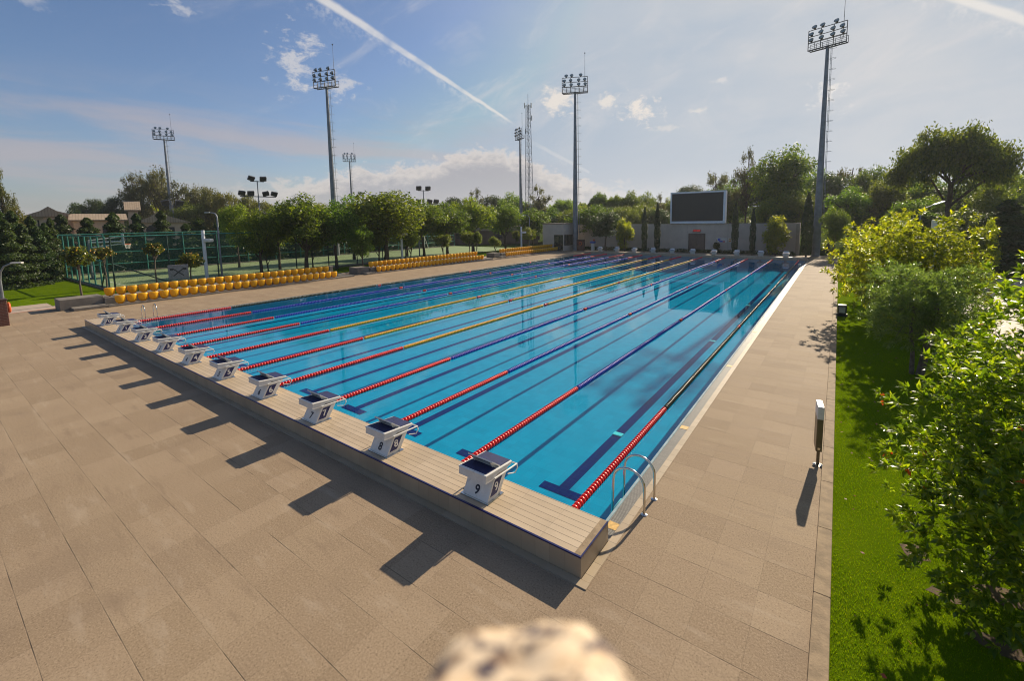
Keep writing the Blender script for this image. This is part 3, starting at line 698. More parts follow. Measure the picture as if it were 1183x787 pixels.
# ------------------------------------------------------------------ trees
LM = {
    'pine': leaf_mat('pine_needles', [(.055, .10, .012), (.085, .14, .015), (.13, .185, .02), (.18, .22, .026)], .52, tcol=(2.1, 2.1, .6), ov=1.4),
    'dark': leaf_mat('dark_conifer_foliage', [(.03, .06, .013), (.05, .085, .017), (.075, .11, .022)], .38),
    'broad': leaf_mat('broad_foliage', [(.07, .105, .014), (.115, .15, .02), (.17, .19, .028), (.13, .155, .022)], .5, tcol=(2., 2.05, .6)),
    'autumn': leaf_mat('autumn_foliage', [(.09, .10, .016), (.14, .14, .02), (.19, .165, .025), (.085, .10, .016)], .45),
    'euca': leaf_mat('grey_olive_foliage', [(.065, .075, .024), (.10, .105, .034), (.145, .14, .048)], .42),
    'cyp': leaf_mat('cypress_foliage', [(.026, .046, .014), (.042, .066, .018), (.06, .082, .022)], .28),
    'lime': leaf_mat('bright_tree_leaves', [(.10, .14, .008), (.16, .195, .010), (.26, .28, .014), (.33, .33, .02)], .6, .33, .5, (2.4, 2.3, .5)),
    'near': leaf_mat('near_tree_leaves', [(.075, .125, .010), (.11, .165, .012), (.18, .235, .016), (.27, .30, .022)], .6, .30, .6, (2.4, 2.4, .5)),
    'olive': leaf_mat('narrow_grey_leaves', [(.08, .115, .036), (.125, .165, .05), (.19, .225, .075), (.12, .175, .032)], .45, .25, .9, (1.9, 2.0, .7)),
    'citrus': leaf_mat('citrus_leaves', [(.055, .085, .012), (.09, .12, .015), (.14, .16, .02), (.32, .25, .018)], .45, .35, .5),
}
def leaf_cloud(r, C, N, size, aspect=.6, spread=.8):
    """rhombic leaf clumps at C facing roughly N"""
    n = len(C); N = N+r.normal(0, spread, (n, 3)); N /= np.linalg.norm(N, axis=1, keepdims=True)+1e-9
    a = r.normal(0, 1, (n, 3)); T = a-N*(a*N).sum(1, keepdims=True); T /= np.linalg.norm(T, axis=1, keepdims=True)+1e-9
    B = np.cross(N, T); s = (size*r.uniform(.6, 1.35, n))[:, None]
    k = r.uniform(.7, 1.3, (n, 4))[:, :, None]
    V = np.stack([C-T*s*k[:, 0], C+B*s*aspect*k[:, 1]-N*s*.15, C+T*s*k[:, 2], C-B*s*aspect*k[:, 3]-N*s*.15], 1).reshape(-1, 3)
    return V, np.arange(n*4).reshape(n, 4)
def real_leaves(r, C, Dv, L, wr=.42, fold=.25, droop=.3):
    """folded pointed leaves from C along Dv (5 verts, 4 triangles)"""
    n = len(C); Dv = Dv/np.linalg.norm(Dv, axis=1, keepdims=True)
    up = np.tile([0, 0, 1.], (n, 1))+r.normal(0, .45, (n, 3)); S_ = np.cross(Dv, up); S_ /= np.linalg.norm(S_, axis=1, keepdims=True)+1e-9
    Nn = np.cross(S_, Dv); l = (L*r.uniform(.6, 1.25, n))[:, None]
    mid = C+Dv*l*.48-Nn*l*fold*.25; tip = C+Dv*l-Nn*l*droop
    lf_ = C+Dv*l*.45+S_*l*wr*.5+Nn*l*fold*.18; rt = C+Dv*l*.45-S_*l*wr*.5+Nn*l*fold*.18
    V = np.stack([C, lf_, tip, rt, mid], 1).reshape(-1, 3); i = np.arange(n)[:, None]*5
    F = np.concatenate([i+np.array([[0, 4, 1]]), i+np.array([[1, 4, 2]]), i+np.array([[0, 3, 4]]), i+np.array([[3, 2, 4]])], 0)
    return V, F
def sph(r, n): v = r.normal(0, 1, (n, 3)); return v/np.linalg.norm(v, axis=1, keepdims=True)

def tree_proto(kind, seed):
    """unit trees about 10 m tall; returns the root with crown and trunk, plus nominal (height, width)"""
    r = np.random.default_rng(seed); tb = MB(); rr = random.Random(seed)
    def blobs(n, cen, rad, rmin, rmax, flat=.75):
        c = sph(r, n)*(r.random((n, 1))**.45)*np.array(rad)+np.array(cen); return c, r.uniform(rmin, rmax, n), flat
    def shell(bl, per, size, lo=.55):
        c, rad, flat = bl; C = []; N = []
        for q, R_ in zip(c, rad):
            m_ = int(per*(R_/np.mean(rad))**2); d = sph(r, m_); d = d[(d[:, 2] > -.75)]
            t = r.uniform(lo, 1.08, (len(d), 1)); C.append(q+d*t*R_*np.array([1, 1, flat])); N.append(d*.8+np.array([0, 0, .5]))
        return np.concatenate(C), np.concatenate(N)
    mat_k = {'pine': 'pine', 'broad': 'broad', 'autumn': 'autumn', 'euca': 'euca', 'sparse': 'euca', 'umbrella': 'pine', 'cypress': 'cyp', 'conifer': 'dark', 'round': 'broad', 'darkpine': 'dark', 'bush': 'lime'}[kind]
    H, Wd = 10., 8.
    def trunk(top, r0, lean=.25, limbs=()):
        pts = [(0, 0, -.1)]; x = y = 0.
        for i in range(1, 7):
            x += rr.uniform(-lean, lean); y += rr.uniform(-lean, lean); pts.append((x, y, top*i/6))
        tb.tube(pts, [r0*(1.25 if i == 0 else 1-.1*i) for i in range(7)], 8)
        for L in limbs:
            i = rr.randint(2, 5); p0 = Vector(pts[i]); p1 = Vector(L); mid = p0.lerp(p1, .5)+Vector((rr.uniform(-.3, .3), rr.uniform(-.3, .3), -.3))
            tb.tube([p0, mid, p1], [r0*.5, r0*.33, r0*.12], 6)
    if kind in ('pine', 'darkpine'):
        Wd = 8.; bl = blobs(64, (0, 0, 6.3), (3.3, 3.3, 3.0), .75, 1.35, .7); C, N = shell(bl, 120, .2); size = .20
        trunk(7.5, .22, .2, [tuple(q) for q in bl[0][:14]])
    elif kind in ('broad', 'autumn'):
        Wd = 9.; bl = blobs(70, (0, 0, 5.9), (3.7, 3.7, 3.6), .8, 1.5, .85); C, N = shell(bl, 125, .2); size = .22
        trunk(6.5, .25, .2, [tuple(q) for q in bl[0][:14]])
    elif kind == 'euca':
        Wd = 9.; bl = blobs(46, (0, 0, 6.2), (3.9, 3.9, 3.5), .6, 1.25, .9); C, N = shell(bl, 120, .2, .2); size = .19
        trunk(8, .25, .3, [tuple(q) for q in bl[0][:22]])
    elif kind == 'sparse':
        Wd = 7.; bl = blobs(30, (0, 0, 6.), (2.9, 2.9, 3.8), .5, 1.0, .9); C, N = shell(bl, 95, .2, .1); size = .17
        trunk(9.2, .2, .25, [tuple(q) for q in bl[0][:20]])
    elif kind == 'umbrella':
        Wd = 14.; n = 170; a = r.random(n)*2*PI; q = np.sqrt(r.random(n))
        c = np.stack([np.cos(a)*q*5.9, np.sin(a)*q*5.9, 8.6-2.5*q**2.2+r.normal(0, .42, n)], 1); bl = (c, r.uniform(.7, 1.25, n), .62)
        C, N = shell(bl, 105, .2); size = .21
        lim = [tuple(v-np.array([0, 0, .2])) for v in c[:13]]
        pts = [(0, 0, -.1), (.15, .1, 2), (.1, 0, 4), (.3, .1, 5.6)]; tb.tube(pts, [.45, .36, .3, .24], 9)
        for L in lim:
            p0 = Vector(pts[rr.choice((2, 3))]); p1 = Vector(L); tb.tube([p0, p0.lerp(p1, .5)+Vector((0, 0, .25)), p1], [.13, .085, .03], 6)
    elif kind == 'cypress':
        Wd = 2.; n = 5200; z = .3+9.7*r.random(n)**.9; pr = np.clip(np.sin(np.clip((z+1.6)/11.6, 0, 1)*PI)**.7, 0, 1)*.92
        a = r.random(n)*2*PI; q = pr*(.75+.25*r.random(n)**.5)*(1+.12*np.sin(z*3+a*2)); d = np.stack([np.cos(a), np.sin(a), np.full(n, .8)], 1)
        C = np.stack([np.cos(a)*q, np.sin(a)*q, z], 1); N = d; size = .16; tb.tube([(0, 0, -.1), (0, 0, 5), (0, 0, 9)], [.16, .1, .03], 7)
    elif kind == 'conifer':
        Wd = 5.; n = 13000; z = .2+9.8*r.random(n)**1.3; lay = .78+.30*np.sin(z*4.2+r.normal(0, .4, n))
        pr = 2.35*np.clip(1-z/10.3, 0, 1)**.62*np.clip(lay, .5, 1.08); a = r.random(n)*2*PI; pr = pr*(1+.13*np.sin(a*3+z*1.7+1.3*np.sin(z*2.1))+.08*np.sin(a*7-z*3.3))
        q = pr*r.uniform(.55, 1.05, n); C = np.stack([np.cos(a)*q, np.sin(a)*q, z-.18*q], 1); N = np.stack([np.cos(a), np.sin(a), np.full(n, .6)], 1); size = .19
        tb.tube([(0, 0, -.1), (0, 0, 5), (0, 0, 9.6)], [.2, .13, .03], 7)
    elif kind == 'round':
        Wd = 6.4; bl = blobs(46, (0, 0, 6.9), (2.35, 2.35, 2.2), .7, 1.15, .9); C, N = shell(bl, 110, .2); size = .24; trunk(6.5, .2, .12, [tuple(q) for q in bl[0][:8]])
    elif kind == 'bush':
        Wd = 7.; bl = blobs(60, (0, 0, 4.9), (2.7, 2.7, 4.1), .7, 1.2, .9); C, N = shell(bl, 105, .2); size = .27; trunk(6, .2, .1, [tuple(q) for q in bl[0][:8]])
    t = thing(kind, 'x', 'tree')
    K = 2 if kind not in ('cypress', 'conifer') else 1; C = np.repeat(C, K, 0)+r.normal(0, size*.7*(K-1), (len(C)*K, 3)); N = np.repeat(N, K, 0)
    V, F = leaf_cloud(r, C, N, size*(.66 if K > 1 else .85)); np_mesh('crown', V, F, LM[mat_k], t)
    tb.build('trunk', m_bark, t, True, False)
    return t, H, Wd
PROTO = {}
NVAR = {'pine': 4, 'broad': 4, 'umbrella': 2, 'cypress': 2, 'conifer': 3, 'round': 3, 'euca': 2, 'sparse': 2, 'autumn': 2, 'darkpine': 2, 'bush': 2}
used = set(); placed = {}
NICE = {'pine': 'pine_tree', 'darkpine': 'pine_tree', 'broad': 'broadleaf_tree', 'autumn': 'broadleaf_tree', 'euca': 'eucalyptus_tree', 'sparse': 'sparse_tree', 'umbrella': 'umbrella_pine', 'cypress': 'cypress_tree', 'conifer': 'conifer_tree', 'round': 'round_tree', 'bush': 'bushy_tree'}
def tree(kind, loc, h, w, group, label=None, rz=None):
    v = rnd.randrange(NVAR[kind]); key = (kind, v)
    if key not in PROTO: PROTO[key] = tree_proto(kind, 100+17*len(PROTO))
    t, H, Wd = PROTO[key]
    o = t if key not in used else dup(t); used.add(key)
    o.name = NICE[kind]
    place(o, loc, rnd.uniform(0, 6.28) if rz is None else rz, (w/Wd, w/Wd, h/H))
    o['group'] = group; o['category'] = 'tree'
    if label: o['label'] = label
    else: placed.setdefault(group, []).append(o)
    return o
def T(kind, u, vt, D, wpx, group, label=None, zb=-.1):
    """tree standing at ground distance D in the direction of column u, as tall and as wide as the photo shows"""
    p = atD(u, vt, D); q0 = atD(u-wpx/2, vt, D); q1 = atD(u+wpx/2, vt, D)
    w = math.hypot(q1[0]-q0[0], q1[1]-q0[1]); return tree(kind, (p[0], p[1], zb), p[2]-zb, w, group, label)
def TB(kind, u, vb, vt, wpx, group, label=None):
    """the same, with the foot seen at row vb"""
    p = G(u, vb); D = math.hypot(p[0]-CAMP[0], p[1]-CAMP[1]); return T(kind, u, vt, D, wpx, group, label, 0.)

# -- far forest on the right, behind wall and screen
g1 = 'forest trees on the right beyond the wall'
for k, u, v, D, w in [('sparse', 828, 192, 92, 42), ('sparse', 863, 172, 84, 40), ('darkpine', 884, 192, 90, 60), ('pine', 908, 163, 82, 92), ('pine', 846, 204, 96, 70), ('darkpine', 802, 212, 104, 60), ('pine', 940, 190, 96, 62), ('darkpine', 962, 196, 84, 66), ('sparse', 985, 186, 90, 48), ('pine', 1008, 188, 86, 66), ('broad', 1022, 204, 74, 70), ('pine', 985, 212, 72, 72), ('darkpine', 1046, 196, 92, 70),
                      ('pine', 1160, 182, 84, 80), ('broad', 1150, 214, 74, 80), ('darkpine', 1090, 214, 84, 90), ('pine', 1055, 226, 66, 66), ('darkpine', 1125, 220, 82, 80), ('broad', 925, 222, 76, 60), ('pine', 890, 226, 76, 56), ('darkpine', 1180, 205, 88, 80), ('darkpine', 1110, 236, 66, 80), ('darkpine', 1140, 244, 62, 60), ('darkpine', 1075, 244, 64, 60), ('darkpine', 1010, 232, 74, 60), ('darkpine', 960, 232, 76, 50), ('darkpine', 1035, 240, 70, 60), ('darkpine', 905, 238, 74, 50)]:
    T(k, u, v, D, w, g1)
for u_, v_, D_, w_ in [(1062, 204, 84, 60), (1122, 208, 84, 66), (1145, 200, 90, 60), (1080, 222, 78, 60), (1178, 222, 78, 60), (1020, 214, 80, 54), (1042, 197, 96, 70), (1084, 200, 98, 66), (1168, 196, 98, 72), (1130, 204, 96, 66)]: T('pine', u_, v_, D_, w_, g1)
T('umbrella', 1104, 141, 62, 172, 'umbrella pines', 'huge umbrella pine with spreading crown rising above the right forest')
T('conifer', 1168, 231, 50, 120, 'dense conifers on the right', 'dense bright-edged conifer behind the hedge at the right border')
# -- forest behind the screen and the booth
g2 = 'forest trees behind the booth and the screen'
for k, u, v, D, w in [('darkpine', 520, 226, 118, 40), ('sparse', 548, 218, 112, 34), ('darkpine', 573, 224, 116, 46), ('pine', 592, 220, 110, 44), ('sparse', 622, 214, 108, 34), ('darkpine', 614, 230, 112, 50), ('umbrella', 652, 229, 104, 44), ('pine', 640, 238, 98, 50), ('umbrella', 692, 222, 100, 34), ('umbrella', 711, 225, 98, 32), ('broad', 676, 236, 96, 46), ('darkpine', 702, 238, 94, 60), ('pine', 730, 218, 98, 40), ('pine', 748, 219, 96, 36), ('sparse', 762, 224, 92, 26), ('broad', 742, 234, 88, 50), ('pine', 778, 226, 98, 46), ('pine', 800, 218, 104, 60), ('broad', 722, 236, 84, 40), ('darkpine', 765, 240, 84, 40), ('broad', 660, 240, 90, 50), ('darkpine', 630, 246, 92, 50), ('pine', 830, 216, 94, 56)]:
    T(k, u, v, D, w, g2)
# -- wall cypresses and clipped trees
for k, (u, vb, vt, w) in enumerate([(745, 291.5, 239, 7.5), (760, 292, 234, 8), (850.5, 294.5, 234, 9), (871, 295, 240, 8)]):
    TB('cypress', u, vb, vt, w, 'slim cypresses against the grey wall', 'slim dark cypress against the grey wall, %s of four from the left' % ordinal(k+1))
TB('cypress', 935, 297, 222, 15, 'tall cypresses', 'broad dark cypress between the wall end and the tall right mast')
TB('cypress', 789, 262, 240, 6, 'tall cypresses', 'small cypress tip showing behind the big screen') if False else None
TB('bush', 722, 291, 249, 27, 'bushy trees by the wall', 'bright bushy tree at the left end of the grey wall')
TB('bush', 898, 295.5, 246, 36, 'bushy trees by the wall', 'bushy round tree at the right end of the grey wall')
TB('darkpine', 700, 291, 240, 44, 'pines near the booth', 'dark round pine between the middle mast and the grey wall')
TB('pine', 686, 287, 234, 62, 'pines near the booth', 'tall pine just right of the middle mast')
TB('pine', 966, 299, 236, 42, 'pines near the booth', 'round-headed pine on the grass right of the tall right mast')
# -- pines and clipped trees behind the stands
g3 = 'pines behind the yellow stands'
for k, u, vb, vt, w in [('pine', 296, 318, 238, 62), ('pine', 348, 314, 220, 96), ('pine', 384, 311, 230, 70), ('pine', 416, 312, 258, 36), ('pine', 441.5, 305, 216, 112), ('pine', 487.6, 299, 227, 62), ('pine', 318, 312, 236, 60), ('pine', 405, 300, 222, 66), ('pine', 515, 296, 231, 64), ('pine', 545, 292, 225, 66), ('pine', 583, 289, 229, 46), ('pine', 615, 287.5, 238, 42), ('pine', 270, 309, 232, 46), ('broad', 468, 296, 240, 50)]:
    TB(k, u, vb, vt, w, g3)
g4 = 'small round clipped trees behind the yellow stands'
for u, vb, vt, w in [(307, 316, 274, 34), (359, 310, 270, 32), (436, 305, 264, 34), (473, 302, 264, 26), (511, 299.5, 268, 24), (541, 296.5, 265, 18), (550, 296, 266, 14), (572, 294, 272, 17), (596, 291, 264, 10), (610, 290, 261, 22)]:
    TB('round', u, vb, vt, w, g4)
# -- left: conifer hedge, trees behind the houses
g5 = 'dense conifers left of the green fence'
for u, vb, vt, w in [(-24, 336, 246, 66), (4, 334, 254, 66), (24, 331, 259, 58), (42, 327, 262, 50), (57, 323, 252, 38), (12, 326, 244, 62), (34, 322, 250, 56), (-6, 329, 240, 60), (50, 324, 258, 44)]:
    TB('conifer', u, vb, vt, w, g5)
g6 = 'conifers along the back fence of the court'
yy = 4.; k = 0
while yy < 58:
    tree('conifer', (-61.+rnd.uniform(-1, .6), yy, -.1), rnd.uniform(4.9, 6.6), rnd.uniform(3.0, 4.4), g6); yy += rnd.uniform(1.5, 2.4)
g7 = 'trees rising behind the villas'
for k, u, v, D, w in [('darkpine', 86, 232, 150, 34), ('darkpine', 106, 224, 146, 40), ('darkpine', 128, 225, 142, 46), ('euca', 160, 197, 140, 58), ('euca', 180, 191, 136, 54), ('euca', 150, 216, 138, 40), ('euca', 206, 208, 132, 56), ('euca', 226, 212, 128, 46), ('autumn', 243, 216, 120, 40), ('autumn', 262, 222, 116, 40), ('autumn', 282, 224, 112, 40), ('broad', 215, 232, 118, 50), ('autumn', 300, 232, 108, 40), ('broad', 330, 236, 106, 50), ('broad', 372, 238, 110, 50), ('broad', 420, 236, 112, 60), ('broad', 470, 238, 112, 50), ('broad', 500, 234, 116, 44), ('broad', 355, 232, 124, 60), ('broad', 445, 238, 124, 60)]:
    T(k, u, v, D, w, g7)
T('sparse', -2, 190, 74, 36, 'sparse trees at the left border', 'sparse light tree leaning in at the upper left border')
T('autumn', 14, 233, 88, 40, 'sparse trees at the left border', 'low ochre tree below the villa roofs at the left border')
# -- citrus trees in front of the fence
def citrus(u, vb, vt, wpx, label):
    p = G(u, vb); D = math.hypot(p[0]-CAMP[0], p[1]-CAMP[1]); q = atD(u, vt, D); w = abs(math.hypot(*(np.array(atD(u-wpx/2, vt, D))-np.array(atD(u+wpx/2, vt, D)))[:2])); h = q[2]
    r = np.random.default_rng(int(u)); t = thing('citrus_tree', label, 'tree', (p[0], p[1], 0), rnd.uniform(0, 6), 'citrus trees beside the nearest stand')
    cz = h-w*.36; n = 26; c = sph(r, n)*(r.random((n, 1))**.5)*np.array([w*.40, w*.40, w*.26])+np.array([0, 0, cz]); C = []; N = []
    for q_ in c:
        d = sph(r, 95); C.append(q_+d*r.uniform(.3, 1.1, (95, 1))*w*.15); N.append(d+np.array([0, 0, .6]))
    C = np.concatenate(C); V, F = leaf_cloud(r, C, np.concatenate(N), .085, .55); np_mesh('crown', V, F, LM['citrus'], t)
    b = MB(); b.tube([(0, 0, -.05), (.03, .02, cz*.4), (-.02, 0, cz*.7), (0, 0, cz)], [.06, .05, .045, .03], 8)
    for q_ in c[:7]: b.tube([(0, 0, cz*.68), tuple(q_)], [.03, .012], 6)
    b.build('trunk', m_barkg, t, True, False)
    for i in range(14):
        d = sph(r, 1)[0]; q_ = np.array([0, 0, cz])+d*np.array([w*.46, w*.46, w*.32]); f = MB(); R_ = .042
        f.lathe([(.006, -R_), (R_*.7, -R_*.7), (R_, 0), (R_*.7, R_*.7), (.006, R_)], 8, Matrix.Translation(q_)); f.build('fruit', m_fruit, t, True)
m_fruit = mat('citrus_fruit', (.75, .36, .02), .45, var=.1)
citrus(96, 350, 284, 46, 'leftmost fruiting citrus tree on the lawn beside the fence corner')
citrus(124, 336, 284, 34, 'citrus tree dotted with fruit leaning at the fence corner post')
citrus(182, 332, 280, 28, 'dark citrus tree left of the small grey sign board')
citrus(222, 329, 291, 34, 'low wide citrus tree right of the small grey sign board')

# -- near trees on the right lawn, with real leaves
def near_tree(label, loc, h, rad, zlo, nb, per, L, wr, matk, seed, stems, flowers=0, up=.25, name='ornamental_tree', zcut=-9., boxy=0.):
    r = np.random.default_rng(seed); rr = random.Random(seed); t = thing(name, label, 'tree', loc, 0, 'ornamental trees on the right lawn')
    cz = (h+zlo)/2; hz = (h-zlo)/2
    # twig tips through the crown volume, denser at the surface
    n = nb; d = sph(r, n); rad_n = r.random((n, 1))**.36
    lump = 1+.19*np.sin(d[:, :1]*5+seed)+.17*np.sin(d[:, 1:2]*7+d[:, 2:]*4)+.08*np.sin(d[:, 2:]*11+d[:, :1]*9)
    if boxy: hl = np.hypot(d[:, 0], d[:, 1])+1e-6; k_ = (1-np.abs(d[:, 2])**3)**.5/hl; d = d*np.stack([1+(k_-1)*boxy, 1+(k_-1)*boxy, np.ones(n)], 1)
    tips = d*rad_n*lump*np.array([rad, rad, hz])*.93+np.array([0, 0, cz])
    tips = tips[tips[:, 2] > zcut]; zlo = max(zlo, zcut)
    gap = np.sin(tips[:, 0]*3.1+seed)*np.sin(tips[:, 1]*2.7+seed*2)*np.sin(tips[:, 2]*3.3+seed*3); tips = tips[(gap < .5) | (r.random(len(tips)) < .3)]; nb = len(tips)
    C = []; Dv = []
    for q in tips:
        ax = q-np.array([0, 0, cz-hz*.35]); ax = ax/(np.linalg.norm(ax)+1e-6)*.8+np.array([0, 0, up])+r.normal(0, .25, 3); ax /= np.linalg.norm(ax)
        s = r.random((per, 1)); sp = sph(r, per)
        C.append(q-ax*(s*.30-.06)*(L*2.6)+sp*L*.12); Dv.append(ax*(.75-.3*s)+sp*.8+np.array([0, 0, .05]))
    C = np.concatenate(C); Dv = np.concatenate(Dv); V, F = real_leaves(r, C, Dv, L, wr)
    np_mesh('crown', V, F, LM[matk], t)
    b = MB()
    for (bx, by, r0) in stems:
        p0 = Vector((bx, by, -.05)); p1 = Vector((bx*2.2+rr.uniform(-.1, .1), by*2.2+rr.uniform(-.1, .1), zlo+hz*.35)); p2 = Vector((bx*3.+rr.uniform(-.2, .2), by*3+rr.uniform(-.2, .2), zlo+hz*1.2))
        b.tube([p0, p0.lerp(p1, .5)+Vector((rr.uniform(-.05, .05), rr.uniform(-.05, .05), 0)), p1, p2], [r0*1.2, r0, r0*.85, r0*.4], 9)
        for q in tips[rr.randrange(9)::max(3, nb//int(26/len(stems)))]:
            s0 = p1.lerp(p2, rr.random()); q = Vector(q); b.tube([s0, s0.lerp(q, .55)+Vector((0, 0, -.08)), q], [r0*.32, r0*.2, r0*.06], 5)
    b.build('trunk', m_barkg, t, True, False)
    if flowers:
        idx = r.choice(len(tips), flowers, replace=False); q = tips[idx]; Cf = np.repeat(q, 5, 0)+r.normal(0, .03, (flowers*5, 3)); V, F = real_leaves(r, Cf, sph(r, flowers*5), .085, .6)
        np_mesh('red_leaves', V, F, m_redleaf, t)
    return t
m_redleaf = leaf_mat('red_old_leaves', [(.50, .05, .01), (.62, .10, .015), (.40, .03, .01)], .4, .4, .4, (1.2, .8, .6))
near_tree('large glossy-leaved tree filling the lower right foreground', (5.05, 1.75, -.02), 4.1, 2.0, -.75, 2500, 19, .10, .40, 'near', 21, [(.05, 0, .055), (-.04, .06, .04)], 26, zcut=.22, boxy=.8)
near_tree('bright leafy tree reaching in from the right border near the path', (6.95, 6.3, -.02), 4.4, 1.8, .9, 1100, 17, .115, .40, 'lime', 22, [(.03, 0, .05)], 12)
near_tree('grey-green narrow-leaved tree with several dark stems on the right lawn', (4.75, 11.55, -.02), 3.45, 1.55, .85, 1150, 16, .15, .17, 'olive', 23, [(.06, 0, .06), (-.08, .04, .055), (.14, -.06, .045)], 0, .9, 'narrow_leaved_tree')
near_tree('bright yellow-green tree right behind the grey-green narrow-leaved tree', (5.35, 16.4, -.02), 4.9, 2.05, .35, 1300, 17, .15, .42, 'lime', 24, [(.05, 0, .06), (-.05, .04, .05)], 14)
near_tree('bright yellow-green tree nearest the kerb, left of its twin', (4.3, 19.6, -.02), 4.85, 1.85, .25, 1100, 16, .16, .42, 'lime', 25, [(.05, 0, .06)], 8)
near_tree('farther yellow-green tree on the lawn, mostly hidden by the two in front', (5.0, 26.5, -.02), 4.6, 1.9, .5, 600, 15, .2, .44, 'lime', 26, [(.05, 0, .06)], 4)
TB('bush', 1142, 328, 248, 42, 'small trees by the right path', 'small bright tree on a thin trunk before the dark hedge')
TB('broad', 1097, 316, 248, 34, 'small trees by the right path', 'small dull green tree behind the bright trees beside the hedge')

# clipped hedge on the far right
def hedge(label, p0, p1, h, d, matk, seed):
    r = np.random.default_rng(seed); v = Vector((p1[0]-p0[0], p1[1]-p0[1], 0)); L = v.length; a = math.atan2(v.y, v.x)
    t = thing('hedge', label, 'hedge', (p0[0], p0[1], 0), a); n = int(L*520)
    f = r.integers(0, 3, n); x = r.random(n)*L; z = r.random(n)*h; y = (r.random(n)-.5)*d
    y = np.where(f == 0, -d/2+r.normal(0, .08, n), y); z = np.where(f == 1, h+r.normal(0, .10, n)+.1*np.sin(x*2.1), z); y = np.where(f == 2, d/2+r.normal(0, .08, n), y)
    V, F = leaf_cloud(r, np.stack([x, y, z], 1), np.stack([np.zeros(n), np.sign(y), np.where(f == 1, 1.5, .3)], 1), .15); np_mesh('foliage', V, F, LM[matk], t)
    b = MB(); b.bbox(.1, L-.1, -d*.36, d*.36, 0, h-.15, .1); b.build('inner_branches', m_bark, t)
hedge('tall dark clipped hedge beyond the right path', (10.8, 49.5), (30., 43.), 2.7, 1.4, 'dark', 31)

# label the grouped trees by how they stand from left to right
LBL = {g1: ('forest tree', 'in the woods right of the screen'), g2: ('forest tree', 'in the woods behind booth and screen'), g3: ('pine', 'in the pines behind the yellow stands'), g4: ('clipped round tree', 'behind the yellow stands'),
       g5: ('dense dark conifer', 'left of the green fence'), g6: ('conifer', 'along the back fence of the court'), g7: ('tree', 'in the woods above the villas')}
KINDW = {'pine_tree': 'rounded', 'umbrella_pine': 'flat-topped', 'sparse_tree': 'thin airy', 'broadleaf_tree': 'leafy', 'conifer_tree': 'pointed', 'round_tree': 'small', 'eucalyptus_tree': 'grey-olive'}
for gname, lst in placed.items():
    def ang(o): d = np.array(o.location)-CAMP; return math.atan2(d@RT, d@FWD)
    lst.sort(key=ang); a, w = LBL[gname]
    for i, o in enumerate(lst): o['label'] = '%s %s, %s from the left %s' % (KINDW.get(o.name.split('.')[0], 'green'), a, ordinal(i+1), w)

# ------------------------------------------------------------------ back wall, screen, door
YW = 58.3
WT = 3.96
t = thing('end_wall', 'long grey rendered wall behind the distant starting blocks', 'wall', (-16, YW, 0))
a = MB(); a.box(-17.5, 14.35, 0, .3, 0, WT-.06); a.build('wall_face', m_wall, t)
a = MB(); a.box(-17.55, 14.3, -.03, .33, WT-.058, WT); a.build('coping', mat('wall_coping', (.36, .31, .26), .8), t)
a = MB(); a.box(14.352, 14.75, -.25, .9, 0, WT+.02); a.build('end_pier', mat('pale_pier', (.40, .33, .26), .8, var=.1), t)
a = MB()
for x in (-5.2, 1.2, 6.5): a.box(x, x+.012, -.004, .0, 0, WT-.06)
a.build('panel_joint', m_conc, t)
sc = thing('scoreboard_screen', 'large blank dark screen in a silver frame above the grey wall', 'screen', (-13.5, YW-.1, WT))
m_alu = mat('silver_frame', (.72, .74, .78), .4, metal=.1, var=.06); m_scr = mat('dark_led_screen', (.018, .016, .014), .5, var=.1)
a = MB(); z0, z1 = .04, 4.4; x0, x1 = -3.66, 3.66
a.box(x0, x1, -.28, .62, z0, z0+.30); a.box(x0, x1, -.28, .62, z1-.20, z1); a.box(x0, x0+.20, -.28, .62, z0+.301, z1-.201); a.box(x1-.28, x1, -.28, .62, z0+.301, z1-.201); a.build('frame', m_alu, sc)
a = MB(); a.box(x0+.201, x1-.281, -.22, .5, z0+.302, z1-.202); a.build('display', m_scr, sc)
a = MB(); a.box(x0+.4, x0+.6, .63, .8, -3.9, z1-.4); a.box(x1-.6, x1-.4, .63, .8, -3.9, z1-.4); a.build('support_post', m_galv, sc)
dr = thing('double_door', 'brown double door in the grey wall below the screen', 'door', (-13.5, YW-.02, 0))
m_door = mat('brown_door', (.15, .095, .07), .55, var=.15)
a = MB(); a.box(-1.12, -1.03, -.06, .0, 0, 2.6); a.box(1.03, 1.12, -.06, 0., 0, 2.6); a.box(-1.029, 1.029, -.06, 0., 2.5, 2.6); a.build('frame', m_wood, dr)
for s in (-1, 1):
    a = MB(); a.bbox(min(s*.006, s*1.025), max(s*.006, s*1.025), -.045, -.005, .02, 2.49, .005); lf_ = a.build('door_leaf', m_door, dr)
    a = MB(); a.tube([(s*.09, -.09, .95), (s*.09, -.09, 1.3)], .015, 8); a.box(s*.09-.01, s*.09+.01, -.09, -.045, 1.0, 1.02); a.box(s*.09-.01, s*.09+.01, -.09, -.045, 1.23, 1.25); a.build('handle', m_steel, lf_)
rd = thing('led_clock', 'small black led display with red glow above the brown door', 'led sign', (-13.5, YW-.02, 2.82))
a = MB(); a.bbox(-.52, .52, -.10, 0., 0, .34, .02); a.build('case', m_dkmetal, rd)
a = MB()
for i, x in enumerate((-.36, -.14, .14, .36)):
    for (q0, q1, w0, w1) in [(-.06, .06, .27, .29), (-.06, .06, .16, .18), (-.06, .06, .05, .07), (-.075, -.055, .06, .17), (.055, .075, .06, .17), (-.075, -.055, .17, .28), (.055, .075, .17, .28)]: a.box(x+q0, x+q1, -.108, -.101, w0, w1)
a.build('red_segments', mat('red_led', (.3, .005, .005), .5, emit=((1., .03, .02), .5)), rd)
